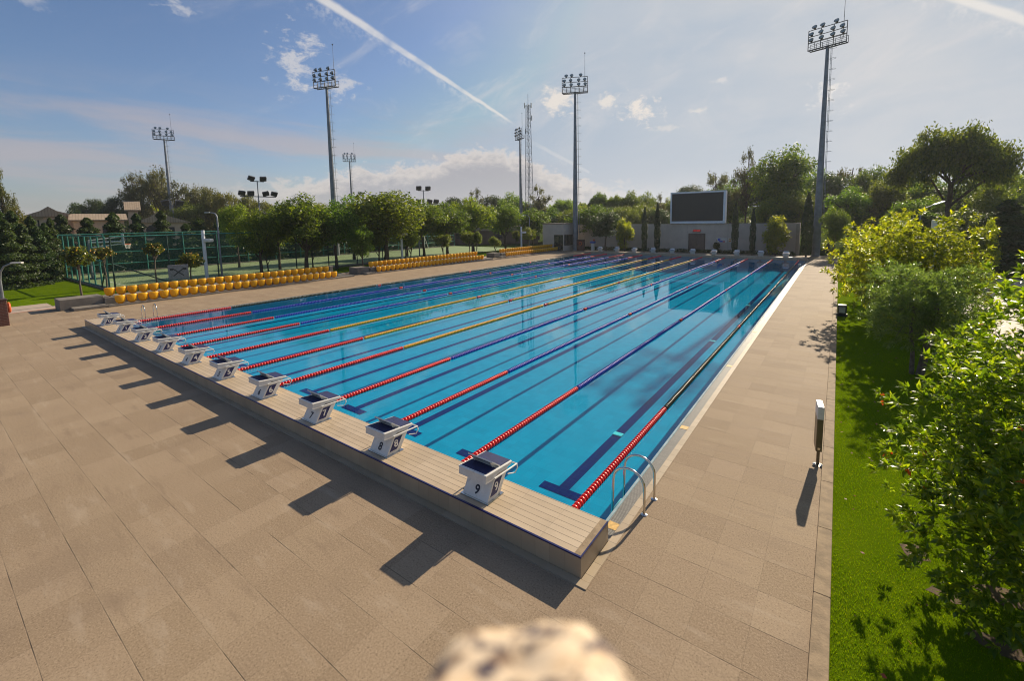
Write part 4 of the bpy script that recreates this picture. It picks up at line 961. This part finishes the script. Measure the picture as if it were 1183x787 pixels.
def poster(label, x0, x1, z0, z1, cells):
    t = thing('poster_panel', label, 'poster', ((x0+x1)/2, YW-.02, z0), 0, 'poster panels on the grey wall'); w = x1-x0; h = z1-z0
    a = MB(); a.box(-w/2, w/2, -.05, 0, 0, h); a.build('board', mat('poster_white', (.62, .58, .52), .5), t)
    for i, (p0, p1, q0, q1, c) in enumerate(cells):
        a = MB(); a.box(-w/2+w*p0, -w/2+w*p1, -.058, -.051, h*q0, h*q1); a.build('printed_field', mat('print_%s' % c, {'blue': (.03, .08, .45), 'red': (.55, .05, .04), 'tan': (.5, .33, .15), 'orange': (.6, .25, .06)}[c], .5), t)
poster('white blue and red poster panel on the grey wall right of the door', -11.0, -9.55, 1.42, 2.02, [(.18, .42, .35, .9, 'blue'), (.30, .62, .06, .40, 'blue'), (.62, .82, .05, .3, 'red'), (.03, .13, .2, .7, 'tan')])
poster('tan and orange poster panel next to the second pair of cypresses', -9.42, -8.78, 1.45, 2.02, [(.08, .92, .55, .92, 'tan'), (.08, .6, .1, .45, 'orange')])
pl = thing('potted_shrub', 'small dark shrub below the poster panel by the wall', 'plant', (-10.75, YW-.6, 0))
r_ = np.random.default_rng(9); C = sph(r_, 500)*r_.random((500, 1))**.4*np.array([.45, .35, .55])+np.array([0, 0, .95]); V, F = leaf_cloud(r_, C, C, .09); np_mesh('foliage', V, F, LM['dark'], pl)
a = MB(); a.lathe([(.2, 0), (.27, .4), (.25, .4)], 14); a.build('pot', m_conc, pl)
# planted strip at the foot of the wall
n = 5200; x = r_.uniform(-33, -1.6, n); y = r_.uniform(57.2, 58.2, n); z = r_.random(n)**1.5*.42
V, F = leaf_cloud(r_, np.stack([x, y, z], 1), np.tile([0, -.4, 1.], (n, 1)), .11); tag(struct(np_mesh('ground_cover', V, F, LM['dark']), 'stuff'), 'low dark planting along the foot of the grey wall', 'ground cover')

# ------------------------------------------------------------------ booth, life-ring cabinets and small fixtures
bt = thing('pool_booth', 'small flat-roofed grey booth at the end of the stands', 'booth', (-31.55, 52.5, 0))
m_booth = mat('booth_cladding', (.54, .47, .40), .8, var=.07, scale=1., dirt=((.44, .385, .33), .8, .3)); m_glass = mat('dark_window_glass', (.02, .03, .03), .08, var=.2, spec=.8)
a = MB(); a.box(-3.8, 0, 0, .15, 2.45, 4.1); a.box(-3.8, -1.75, 0, .15, 0, 2.449); a.box(-.12, 0, 0, .15, 0, 2.449); a.box(-.15, 0, .151, 3.4, 2.45, 4.1); a.box(-.15, 0, 3.28, 3.4, 0, 2.449); a.box(-3.8, -3.65, .151, 3.4, 0, 4.1); a.box(-3.649, -.151, 3.25, 3.4, 0, 4.1); a.box(-.15, 0, .151, 3.279, 0, .8); a.build('wall', m_booth, bt)
a = MB(); a.box(-3.9, .1, -.1, 3.5, 4.101, 4.24); a.build('roof', m_conc, bt)
a = MB(); a.box(-1.749, -.121, .05, .09, .02, 2.448); a.build('window_pane', m_glass, bt)
a = MB(); a.box(-.1, -.06, .152, 3.278, .801, 2.448); w_ = a.build('window_pane', m_glass, bt)
a = MB()
for y in (.9, 1.7, 2.5): a.box(-.058, -.02, y, y+.07, .802, 2.447)
a.build('mullion', m_dkmetal, w_)
cn = thing('canopy', 'flat brown canopy on thin posts right behind the middle mast', 'canopy', (-29.6, 64., 0))
a = MB(); a.bbox(-2.2, 2.2, -1.2, 1.2, 3.75, 4.05, .03); a.build('roof_slab', mat('tan_roof', (.30, .23, .15), .8), cn)
for x in (-2, 2):
    a = MB(); a.tube([(x, 0, 0), (x, 0, 3.74)], .06, 8); a.build('post', m_dkmetal, cn)
def life_cabinet(label, loc, rz, h, w):
    t = thing('life_ring_stand', label, 'life ring stand', loc, rz, 'life ring stands')
    a = MB(); a.bbox(-w/2, w/2, -w/2, w/2, 0, h, .02); a.build('cabinet', m_brick, t)
    a = MB(); a.bbox(-w/2-.03, w/2+.03, -w/2-.03, w/2+.03, h+.001, h+.06, .02); a.build('cap', m_wood, t)
    a = MB(); a.torus((0, -w/2-.06, h*.68), .22, .055, Matrix.Rotation(PI/2, 4, 'X')); a.build('life_ring', m_ring, t, True)
life_cabinet('red-brown cabinet with an orange life ring at the foot of the middle mast', (-29.95, 55.0, 0), .35, 1.6, 1.05)
life_cabinet('red brick pillar with a life ring at the left border', (*G(1, 376.5)[:2], 0), PI, 1.25, .55)
wd = thing('drinking_fountain', 'white and blue drinking stand with an orange knob by the far left corner', 'drinking fountain', (-28.2, 55.6, 0))
a = MB(); a.bbox(-.22, .22, -.2, .2, 0, 1.1, .03); a.build('column', m_white, wd)
a = MB(); a.bbox(-.36, .36, -.3, .3, 1.101, 1.4, .05); a.build('basin', mat('blue_plastic', (.05, .12, .5), .4), wd)
a = MB(); a.lathe([(.02, 1.4), (.13, 1.44), (.17, 1.56), (.13, 1.68), (.02, 1.72)], 12, Matrix.Translation((.15, 0, 0))); a.build('flare', m_ring, wd, True)  # orange ball added in place of a lens flare, not a fitting of the stand
sb = thing('sign_board', 'small grey sign board marked with a cross behind the nearest stand', 'sign', (*G(208, 332)[:2], 0), YAW+.75)
a = MB(); a.bbox(-.62, .62, -.03, .03, .62, 1.75, .02); a.build('board', mat('grey_board', (.24, .23, .25), .6, var=.2, scale=6), sb)
a = MB()
for s in (-1, 1): a.box(-.42, .42, -.036, -.031, -.035, .035, Matrix.Translation((0, 0, 1.18)) @ Matrix.Rotation(s*.72, 4, 'Y'))
for x in (-.4, .4): a.box(x-.1, x+.1, -.0345, -.031, 1.35, 1.5)
a.build('cross_mark', m_dkmetal, sb)
for x in (-.45, .45): a = MB(); a.tube([(x, .05, 0), (x, .05, 1.7)], .03, 8); a.build('leg', m_galv, sb)
lb_ = thing('garden_spotlight', 'dark boxy spotlight on the lawn edge by the right kerb', 'spotlight', (2.95, 20.0, -.02))
a = MB(); a.bbox(-.16, .2, -.22, .22, .12, .55, .04); a.build('housing', m_dkmetal, lb_); a = MB(); a.box(-.1, .14, -.228, -.221, .2, .48); a.build('lens', m_lampglass, lb_); a = MB(); a.bbox(-.2, .25, -.1, .1, 0, .119, .02); a.build('bracket', m_dkmetal, lb_)
sp = thing('deck_post', 'short leaning post with a small plate at the far right deck end', 'post', (2.43, 44.8, 0))
a = MB(); a.tube([(0, 0, 0), (0, 0, .95)], .05, 10); a.build('pole', m_galv, sp); a = MB(); a.bbox(-.16, .16, -.04, .04, .85, 1.12, .02); a.build('plate', m_conc, sp); a = MB(); a.lathe([(.16, 0), (.16, .02), (.06, .03)], 14); a.build('base', m_galv, sp)

# ------------------------------------------------------------------ floodlight masts
def mast(h=27.):
    t = thing('floodlight_mast', 'x', 'floodlight mast', group='tall floodlight masts')
    a = MB(); a.lathe([(.55, 0), (.55, .05), (.44, .06), (.42, 3), (.27, h*.55), (.17, h-3.3), (.15, h-2.9)], 14); a.build('pole', m_galv, t, True)
    a = MB()
    for s in (-1, 1): a.tube([(.62, s*.2, 2.5), (.46, s*.2, h*.55), (.40, s*.2, h-3.0)], .022, 5)
    z = 2.6
    while z < h-3:
        f = z/h; x = .62-.22*f; a.tube([(x, -.2, z), (x, .2, z)], .014, 4)
        z += .38
    z = 3.
    while z < h-3.2:
        f = z/h; x = .62-.22*f; a.tube([(.44-.26*f, 0, z), (x, 0, z)], .025, 5)
        a.tube([(x, -.2, z), (x+.12, -.28, z), (x+.36, -.25, z), (x+.46, 0, z), (x+.36, .25, z), (x+.12, .28, z), (x, .2, z)], .014, 4); z += 1.15
    a.build('ladder', m_galv, t)
    a = MB(); w = 2.55; z0 = h-3.1; hs = Matrix.Translation((0, 0, z0)) @ Matrix.Scale(.74, 4) @ Matrix.Translation((0, 0, -z0))
    for y in (-.42, .42):
        a.box(-w, w, y-.06, y+.06, z0, z0+.16)
        for x in np.linspace(-w, w, 7): a.box(x-.03, x+.03, y-.03, y+.03, z0+.161, z0+1.1)
        a.box(-w, w, y-.025, y+.025, z0+1.101, z0+1.16); a.box(-w, w, y-.02, y+.02, z0+.6, z0+.64)
    for x in np.linspace(-w+.1, w-.1, 12): a.box(x-.03, x+.03, -.36, .36, z0+.02, z0+.07)
    for x in (-w, -w/3, w/3, w): a.box(x-.05, x+.05, -.52, -.422-.03, z0, z0+3.0)
    for z in (1.15, 2.0, 2.95): a.box(-w, w, -.60, -.521, z0+z, z0+z+.09)
    a.v = [tuple(hs @ Vector(q)) for q in a.v]; a.build('head_frame', m_dkmetal, t)
    for z, xs in ((3.0, (-1.7, -.6, 1.2)), (2.05, (-2.1, -.8, .8, 2.0)), (1.2, (-2.1, -.7, .8, 2.1))):
        for x in xs:
            M_ = hs @ Matrix.Translation((x, -.72, z0+z+.32)) @ Matrix.Rotation(math.radians(58), 4, 'X')
            a = MB(); a.lathe([(.12, -.34), (.20, -.22), (.33, .02), (.36, .06), (.36, .09), (.05, .07)], 12, M_); a.cur = 1; a.lathe([(.30, .091), (.30, .10), (.02, .102)], 12, M_); a.cur = 0
            a.box(x-.03, x+.03, -.66, -.56, z0+z, z0+z+.3, hs); a.build('floodlight', [m_dkmetal, m_lampglass], t, True)
    a = MB(); a.tube([(1.45, .0, z0+.5), (1.45, 0, z0+5.6)], [.035, .015], 6); a.lathe([(.02, z0+5.6), (.09, z0+5.66), (.09, z0+5.75), (.02, z0+5.8)], 8, Matrix.Translation((1.45, 0, 0))); a.build('lightning_rod', m_dkmetal, t)
    return t
m0 = mast()
def face(p, q): return math.atan2(q[1]-p[1], q[0]-p[0])+PI/2     # the mast's lamps look along -y
pool_c = (-13, 25)
P_R, P_M, P_L1, P_L0, P_D, P_T = (.55, 57.3), (-30.75, 54.7), (-57.9, 31.4), (-122.5, 31.), (-124.5, 78.4), (-60.3, 81.2)
place(m0, (*P_R, 0), face(P_R, (-8, 25))); m0['label'] = 'tallest floodlight mast beside the far right pool corner'
for P_, tgt, l, sc_ in ((P_M, (-18, 25), 'floodlight mast beside the grey booth, three rows of lamps', .99), (P_L1, (-45., -10.), 'dark floodlight mast above the pines behind the green court', 1.), (P_L0, (-60, 0), 'floodlight mast rising from the villas on the left', 1.), (P_D, (-60, 20), 'smallest and most distant floodlight mast between the pines', 1.), (P_T, (-90., 30.), 'floodlight mast standing right beside the lattice radio tower', 1.)):
    c = dup(m0); place(c, (*P_, -.1), face(P_, tgt), (1, 1, sc_)); c['label'] = l
def lattice(h):
    t = thing('radio_tower', 'slender lattice radio tower with antennas beside a floodlight mast', 'radio tower', (-59.2, 83.2, -.1))
    a = MB(); n = int(h/1.6)
    for s, q in ((-1, -1), (1, -1), (1, 1), (-1, 1)):
        a.tube([(s*.85, q*.85, 0), (s*.35, q*.35, h)], .06, 5)
    for i in range(n):
        z0, z1 = h*i/n, h*(i+1)/n; w0, w1 = .85-.5*z0/h, .85-.5*z1/h
        c = [(-1, -1), (1, -1), (1, 1), (-1, 1)]
        for k in range(4):
            p, q = c[k], c[(k+1) % 4]; a.tube([(p[0]*w0, p[1]*w0, z0), (q[0]*w1, q[1]*w1, z1)], .03, 4); a.tube([(p[0]*w1, p[1]*w1, z1), (q[0]*w1, q[1]*w1, z1)], .028, 4)
    a.build('lattice_frame', m_galv, t)
    for z, an in ((h-.3, 0.), (h-.3, 2.1), (h-.3, 4.2), (h-3., 1.), (h-6, 3.)):
        a = MB(); x, y = math.cos(an)*.9, math.sin(an)*.9; a.tube([(0, 0, z), (x, y, z)], .04, 5); a.bbox(x-.12, x+.12, y-.12, y+.12, z-.5, z+.7, .04); a.build('antenna', m_white, t)
    a = MB(); a.tube([(0, 0, h-.5), (0, 0, h+2.5)], .04, 5); a.build('top_rod', m_galv, t)
lattice(32.)

# court lights: T-shaped posts with square floods
def court_light(u, v, h, label):
    d = ray(u, v); p = CAMP+d*((h-CAMP[2])/d[2]) if d[2] > .004 else np.array(atD(u, v, 90))
    D = math.hypot(p[0]-CAMP[0], p[1]-CAMP[1]); t = thing('court_light', label, 'court light', (p[0], p[1], -.1), math.atan2(p[1]-CAMP[1], p[0]-CAMP[0])-PI/2+.3, 'court lights with square lamps'); s = D/94.
    a = MB(); a.lathe([(.14*s, 0), (.08*s, h)], 8); a.build('pole', m_galv, t)
    a = MB(); a.box(-2.9*s, 2.9*s, -.06, .06, h-2.9*s, h-2.75*s); a.box(-1.1*s, 1.1*s, -.06, .06, h-.2*s, h-.08*s); a.build('cross_arm', m_dkmetal, t)
    for z, xs in ((h-2.7*s, (-2.6, -1.2, 1.2, 2.6)), (h-.06*s, (-.95, .95))):
        for x in xs:
            M_ = Matrix.Translation((x*s, -.1, z+.42*s)) @ Matrix.Rotation(math.radians(28), 4, 'X') @ Matrix.Rotation(rnd.uniform(-.35, .35), 4, 'Y')
            a = MB(); a.bbox(-.52*s, .52*s, -.2*s, .2*s, -.40*s, .40*s, .04, M_); a.build('square_lamp', m_dkmetal, t)
court_light(297, 208, 12., 'court light with six square lamps above the left pines')
court_light(489, 219, 12., 'court light with square lamps above the middle pines')
court_light(199, 236, 9., 'pale court light in front of the villa beside the left mast')

# slim columns with a spotlight, and arm lamps
def column_lamp(p, h, side, label):
    t = thing('column_light', label, 'column light', (p[0], p[1], 0), YAW, 'slim column lights')
    a = MB(); a.lathe([(.13, 0), (.13, h-.05), (.12, h)], 12); a.build('column', m_alu, t)
    a = MB(); a.bbox(min(side*.1, side*.75), max(side*.1, side*.75), -.2, .2, h-1.0, h-.72, .06); a.build('spotlight', m_white, t)
for u, vb, vt, l in ((239.5, 324, 266, 'slim column light behind the nearest stand'), (465, 303, 262, 'slim column light behind the middle stand'), (602.5, 291, 262, 'slim column light behind the farthest stand')):
    p = G(u, vb); D = math.hypot(p[0]-CAMP[0], p[1]-CAMP[1]); column_lamp(p, atD(u, vt, D)[2], 1, l)
for u, v, D, l in ((1043, 255, 30, 'slim column light rising out of the yellow-green trees'), (1081, 254, 25, 'slim column light right of the yellow-green tree tops')):
    p = atD(u, v, D); column_lamp(p, p[2], -1, l)
def arm_lamp(p, h, L, ang, label, curve=.25, rad=.07, rise=0.):
    t = thing('arm_lamp', label, 'street lamp', (p[0], p[1], 0), ang, 'street lamps with a side arm')
    a = MB(); pts = [(0, 0, 0), (0, 0, h-curve*1.6)]+[(curve*1.2*(1-math.cos(q)), 0, h-curve*1.6+curve*1.6*math.sin(q)) for q in (.5, 1., PI/2)]+[(L*.6, 0, h+.04+rise*.6)]
    a.tube(pts, [rad*1.2, rad]+[rad*.75]*4, 10); a.build('pole', m_galv, t, True)
    a = MB(); a.bbox(L*.55, L, -.1, .1, -.03, .04, .02, Matrix.Translation((0, 0, h+.04)) @ Matrix.Rotation(-math.atan2(rise, L), 4, 'Y')); a.build('lamp_head', m_white, t)
def AL(u, vb, vt, L, ang, label, **k):
    p = G(u, vb); D = math.hypot(p[0]-CAMP[0], p[1]-CAMP[1]); arm_lamp(p, atD(u, vt, D)[2], L, ang, label, **k)
AL(257, 322, 246, 1.0, YAW+PI, 'grey street lamp with short arm before the court fence')
AL(485, 299.5, 248, 1.1, YAW+PI, 'grey street lamp with short arm behind the middle stand')
AL(612, 289.5, 249, 1.1, YAW+PI, 'grey street lamp with short arm in the trees left of the booth')
p = atD(-3, 305, 41); arm_lamp(p, p[2]+.0, 1.35, YAW+.1, 'curved grey lamp behind the brick pillar at the left border', curve=.6)
p = atD(1064, 242, 40); arm_lamp(p, p[2], 1.6, YAW, 'street lamp with pale arm above the yellow-green trees', curve=.03, rad=.04, rise=.5)
p = atD(660, 249, 88); arm_lamp(p, p[2], 1.6, YAW+PI, 'street lamp behind the grey booth')
p = atD(280, 243, 84); arm_lamp(p, p[2], 1.8, YAW+PI, 'thin curved street lamp in the ochre trees left of the pines', curve=.9)

# ------------------------------------------------------------------ court fences and basketball hoop
FH = 4.0
def fence(label, p0, p1, step, m_post, rails, back=True):
    v = Vector((p1[0]-p0[0], p1[1]-p0[1], 0)); L = v.length; t = thing('court_fence', label, 'fence', (p0[0], p0[1], 0), math.atan2(v.y, v.x), 'green netting fences round the court')
    n = int(round(L/step))
    for i in range(n+1):
        x = L*i/n; a = MB(); a.tube([(x, 0, 0), (x, 0, FH)], .055, 8); a.build('post', m_post, t)
    for z in rails:
        a = MB(); a.tube([(0, .0, z), (L, .0, z)], .045, 8); a.build('rail', m_teal, t)
    a = MB(); a.quad((0, .03, .05), (L, .03, .05), (L, .03, FH), (0, .03, FH)); a.build('netting', m_net, t)
    a = MB(); a.bbox(-.1, L+.1, -.12, .12, -.1, .10, .02); a.build('footing', m_conc, t)
    return t
fence('green netting fence along the left end of the court', (-57.8, 2.8), (-42.1, 3.2), 1.75, m_teal, (.15, 2.1, FH-.02))
fence('green netting fence along the court behind the yellow seats', (-42., 3.5), (-42., 31.), 3.4, m_tealdk, (FH-.02,))
fence('green netting fence at the back of the court before the conifers', (-58.1, 3.0), (-58.1, 56.), 3.3, m_teal, (.9, 2.1, FH-.02))
def brace(p0, p1, label):
    v = Vector(p1)-Vector(p0); t = thing('fence_brace', label, 'fence brace', p0, 0, 'slanting fence braces'); a = MB(); a.tube([(0, 0, 0), tuple(v)], .045, 8); a.build('strut', m_tealdk, t)
brace((-42.05, 6.9, .1), (-42.05, 3.55, 1.9), 'slanting dark strut at the near fence corner behind the citrus trees')
brace((-43.7, 3.1, .1), (-42.1, 3.15, 1.9), 'short slanting strut on the left fence by its near corner')
hp = thing('basketball_hoop', 'basketball hoop with white backboard inside the green fence', 'basketball hoop', (-53., 4.3, 0), math.radians(82))
a = MB(); a.bbox(-.2, .2, -.2, .2, .0, .1, .02); a.tube([(0, 0, .1), (0, 0, 3.5)], .09, 10); a.build('pole', m_galv, hp)
bd = atD(138.5, 280, 62.)
a = MB(); a.tube([(0, 0, 3.3), (2.3, 0, 3.3)], .07, 8); a.tube([(0, 0, 3.48), (2.3, 0, 3.75)], .04, 8); a.tube([(0, 0, 2.8), (2.3, 0, 3.1)], .05, 8); a.build('arm', m_white, hp)
a = MB(); a.bbox(2.3, 2.36, -.9, .9, 2.95, 4.0, .01); bb_ = a.build('backboard', mat('backboard_white', (.62, .64, .64), .3), hp)
a = MB()
for (y0, y1, z0, z1) in ((-.3, .3, 3.15, 3.19), (-.3, .3, 3.56, 3.6), (-.3, -.26, 3.191, 3.559), (.26, .3, 3.191, 3.559)): a.box(2.361, 2.365, y0, y1, z0, z1)
a.build('target_square', m_dkmetal, bb_)
a = MB(); a.torus((2.62, 0, 3.05), .24, .022); a.build('rim', m_ring, hp, True)
a = MB()
for i in range(12):
    q = 2*PI*i/12
    for s in (-1, 1): a.tube([(2.62+.23*math.cos(q), .23*math.sin(q), 3.04), (2.62+.14*math.cos(q+s*.5), .14*math.sin(q+s*.5), 2.62)], .008, 4)
a.build('net', m_white, hp)
# goal frame on the second court
gf = thing('goal_frame', 'white goal frame on the far part of the court', 'goal', (-55., 44., 0), .1)
a = MB(); a.tube([(-1.8, 0, 0), (-1.8, 0, 2.4), (1.8, 0, 2.4), (1.8, 0, 0)], .06, 8); a.tube([(-1.8, 0, 2.4), (-1.8, 1., .05)], .04, 6); a.tube([(1.8, 0, 2.4), (1.8, 1., .05)], .04, 6); a.build('frame', m_white, gf)

# ------------------------------------------------------------------ distant buildings
m_stucco = mat('ochre_stucco', (.52, .38, .26), .85, var=.12, scale=.5); m_roof = tile_mat('brown_roof_tile', (.34, .255, .17), (.41, .31, .21), .35, .4, (.5, .6), .05, (.10, .06, .04), .85)
m_shade = mat('dark_opening', (.03, .026, .024), .7)
def villa(label, u0, u1, vtop, D, wh, roofk, wins):
    p = np.array(atD((u0+u1)/2, vtop, D)); q0 = np.array(atD(u0, vtop, D)); q1 = np.array(atD(u1, vtop, D)); w = np.linalg.norm((q1-q0)[:2]); h = p[2]; dp = 8.
    v = q1-q0; t = thing('villa', label, 'house', (p[0], p[1], -.1), math.atan2(v[1], v[0]), 'villas with brown roofs on the left'); eh = h*wh
    a = MB(); a.box(-w/2, w/2, 0, dp, 0, eh); a.build('wall', m_stucco, t)
    a = MB(); o = .5
    if roofk == 'gable': a.prism([(-o, eh+.02), (dp/2, h), (dp+o, eh+.02), (dp+o, eh-.15), (-o, eh-.15)], -w/2-o, w/2+o, 'x'); a.v = [(x, y, z+.18) for x, y, z in a.v]
    elif roofk == 'cross': a.prism([(-w/2-o, eh), (-w*.22, eh+(h-eh)*.55), (-w*.05, h), (w*.12, eh+(h-eh)*.55), (w/2+o, eh)], -o, dp+o, 'y'); a.v = [(x, y, z+.02) for x, y, z in a.v]
    else: a.box(-w/2-o, w/2+o, -o, dp+o, eh+.01, h)
    a.build('roof', m_roof, t)
    for (f0, f1, g0, g1, arch) in wins:
        x0, x1 = -w/2+w*f0, -w/2+w*f1; z0, z1 = eh*g0, eh*g1
        a = MB()
        if arch:
            n = 10; poly = [(x0, z0), (x1, z0)]+[((x0+x1)/2+(x1-x0)/2*math.cos(PI*i/n), z1-(x1-x0)/2+(x1-x0)/2*math.sin(PI*i/n)) for i in range(n+1)]
            a.prism(poly, -.06, -.01, 'y')
        else: a.box(x0, x1, -.06, -.01, z0, z1)
        a.build('window', m_shade, t)
villa('villa with slatted ochre facade behind the conifers at far left', 16, 49, 251, 96, .99, 'flat', [(.06+.15*i, .12+.15*i, .35, .96, 0) for i in range(6)])
villa('brown-roofed villa above the slatted facade at far left', 29, 87, 238, 108, .80, 'cross', [(.5, .6, .5, .8, 0), (.75, .85, .5, .8, 0)])
villa('low villa with an arched window behind the green fence', 84, 143, 247, 104, .84, 'gable', [(.14, .36, .45, .9, 1), (.55, .7, .55, .85, 0)])
villa('broad brown-roofed villa behind the leftmost mast and court', 158, 216, 243, 102, .72, 'cross', [(.15, .4, .5, .92, 1), (.6, .72, .5, .85, 0)])
villa('small white-windowed villa peeking between trees near the eucalyptus', 146, 158, 232, 125, .8, 'gable', [(.3, .7, .5, .85, 0)])
lo_ = thing('clubhouse', 'long low tan building behind the trees beyond the middle stand', 'building', (*atD(560, 262, 92)[:2], -.1), YAW+.03)
hh = atD(560, 261, 92)[2]
a = MB(); a.box(-11, 11, 0, 8, 0, hh-.9); a.build('wall', mat('brown_building_wall', (.17, .105, .07), .85, var=.15, scale=.6), lo_)
a = MB(); a.box(-11.4, 11.4, -.6, 8.4, hh-.89, hh); a.build('roof', mat('tan_fascia', (.36, .27, .18), .8), lo_)
for x in (-6, 2):
    a = MB(); a.box(x, x+1.6, -.05, -.005, 1.2, 2.6); a.build('window', m_shade, lo_)
# low hedge-like mass closing the view far away
r_ = np.random.default_rng(77); n = 26000; az_ = r_.uniform(-1.75, .75, n); R_ = r_.uniform(165, 190, n); z = r_.random(n)**.8*(7.5+2.*np.sin(az_*23)+1.5*np.sin(az_*61))
C = np.stack([CAMP[0]+np.sin(az_)*R_, CAMP[1]+np.cos(az_)*R_, z-.1], 1); V, F = leaf_cloud(r_, C, np.tile([0, 0, 1.], (n, 1)), 1.0)
tag(struct(np_mesh('distant_woods', V, F, LM['broad']), 'stuff'), 'far band of green woods closing the horizon', 'woods')

# ------------------------------------------------------------------ rough stone on the balustrade pillar just below the camera
d = ray(618, 880); sc0 = CAMP+d*(.36/np.linalg.norm(d)*1.0)
st = thing('stone_pillar', 'blurred pale rough stone at the bottom centre, closest to the viewer', 'stone', (sc0[0], sc0[1], 0), YAW)
def rock(mb, c, rx, ry, rz, seed):
    r = np.random.default_rng(seed); n, k = 22, 30; V = []; F = []; ph = r.random(12)*6
    for i in range(n+1):
        th = PI*i/n
        for j in range(k):
            a = 2*PI*j/k; d = np.array([math.sin(th)*math.cos(a), math.sin(th)*math.sin(a), math.cos(th)])
            f = 1+.07*math.sin(d[0]*5+ph[0])+.06*math.sin(d[1]*6+ph[1])+.05*math.sin(d[2]*7+d[0]*4+ph[2])+.03*math.sin(d[0]*13+ph[3])*math.sin(d[1]*12+ph[4]); V.append((c[0]+d[0]*rx*f, c[1]+d[1]*ry*f, c[2]+d[2]*rz*f))
    for i in range(n):
        for j in range(k): q = (j+1) % k; F.append((i*k+j, (i+1)*k+j, (i+1)*k+q, i*k+q))
    mb.add(V, F)
m_stone, b, p_, o_ = new_mat('pitted_pale_stone'); tc = b.n('ShaderNodeTexCoord').outputs['Object']
n1 = b.noise(tc, 62., 4, .6, .8); c = b.mix(b.ss(n1, .49, .60), (.70, .55, .38), (.06, .045, .06)); c = b.mix(b.m('MULTIPLY', b.ss(b.noise(tc, 70., 3), .5, .65), .4), c, (.55, .33, .14))
b.put(p_.inputs['Base Color'], c); p_.inputs['Roughness'].default_value = .8
a = MB(); rock(a, (0, 0, sc0[2]-.012), .078, .07, .062, 4); a.build('rough_stone', m_stone, st, True)
a = MB(); a.bbox(-.07, .07, -.10, .04, 0, sc0[2]-.03, .01); a.build('pillar_shaft', m_conc, st)

# ------------------------------------------------------------------ haze
hz = MB(); hz.box(-2600, 2600, -700, 3600, -1.2, 60.); ho = hz.build('haze', bpy.data.materials.new('haze_air')); ho['kind'] = 'stuff'; ho['label'] = 'thin pale morning haze over the whole site'; ho['category'] = 'haze'
hm = ho.data.materials[0]; hm.use_nodes = True; hn = hm.node_tree; hn.nodes.clear(); o_ = hn.nodes.new('ShaderNodeOutputMaterial'); pv_ = hn.nodes.new('ShaderNodeVolumePrincipled')
pv_.inputs['Color'].default_value = (.90, .95, 1., 1); pv_.inputs['Density'].default_value = .0003; pv_.inputs['Anisotropy'].default_value = .35; hn.links.new(pv_.outputs[0], o_.inputs['Volume'])
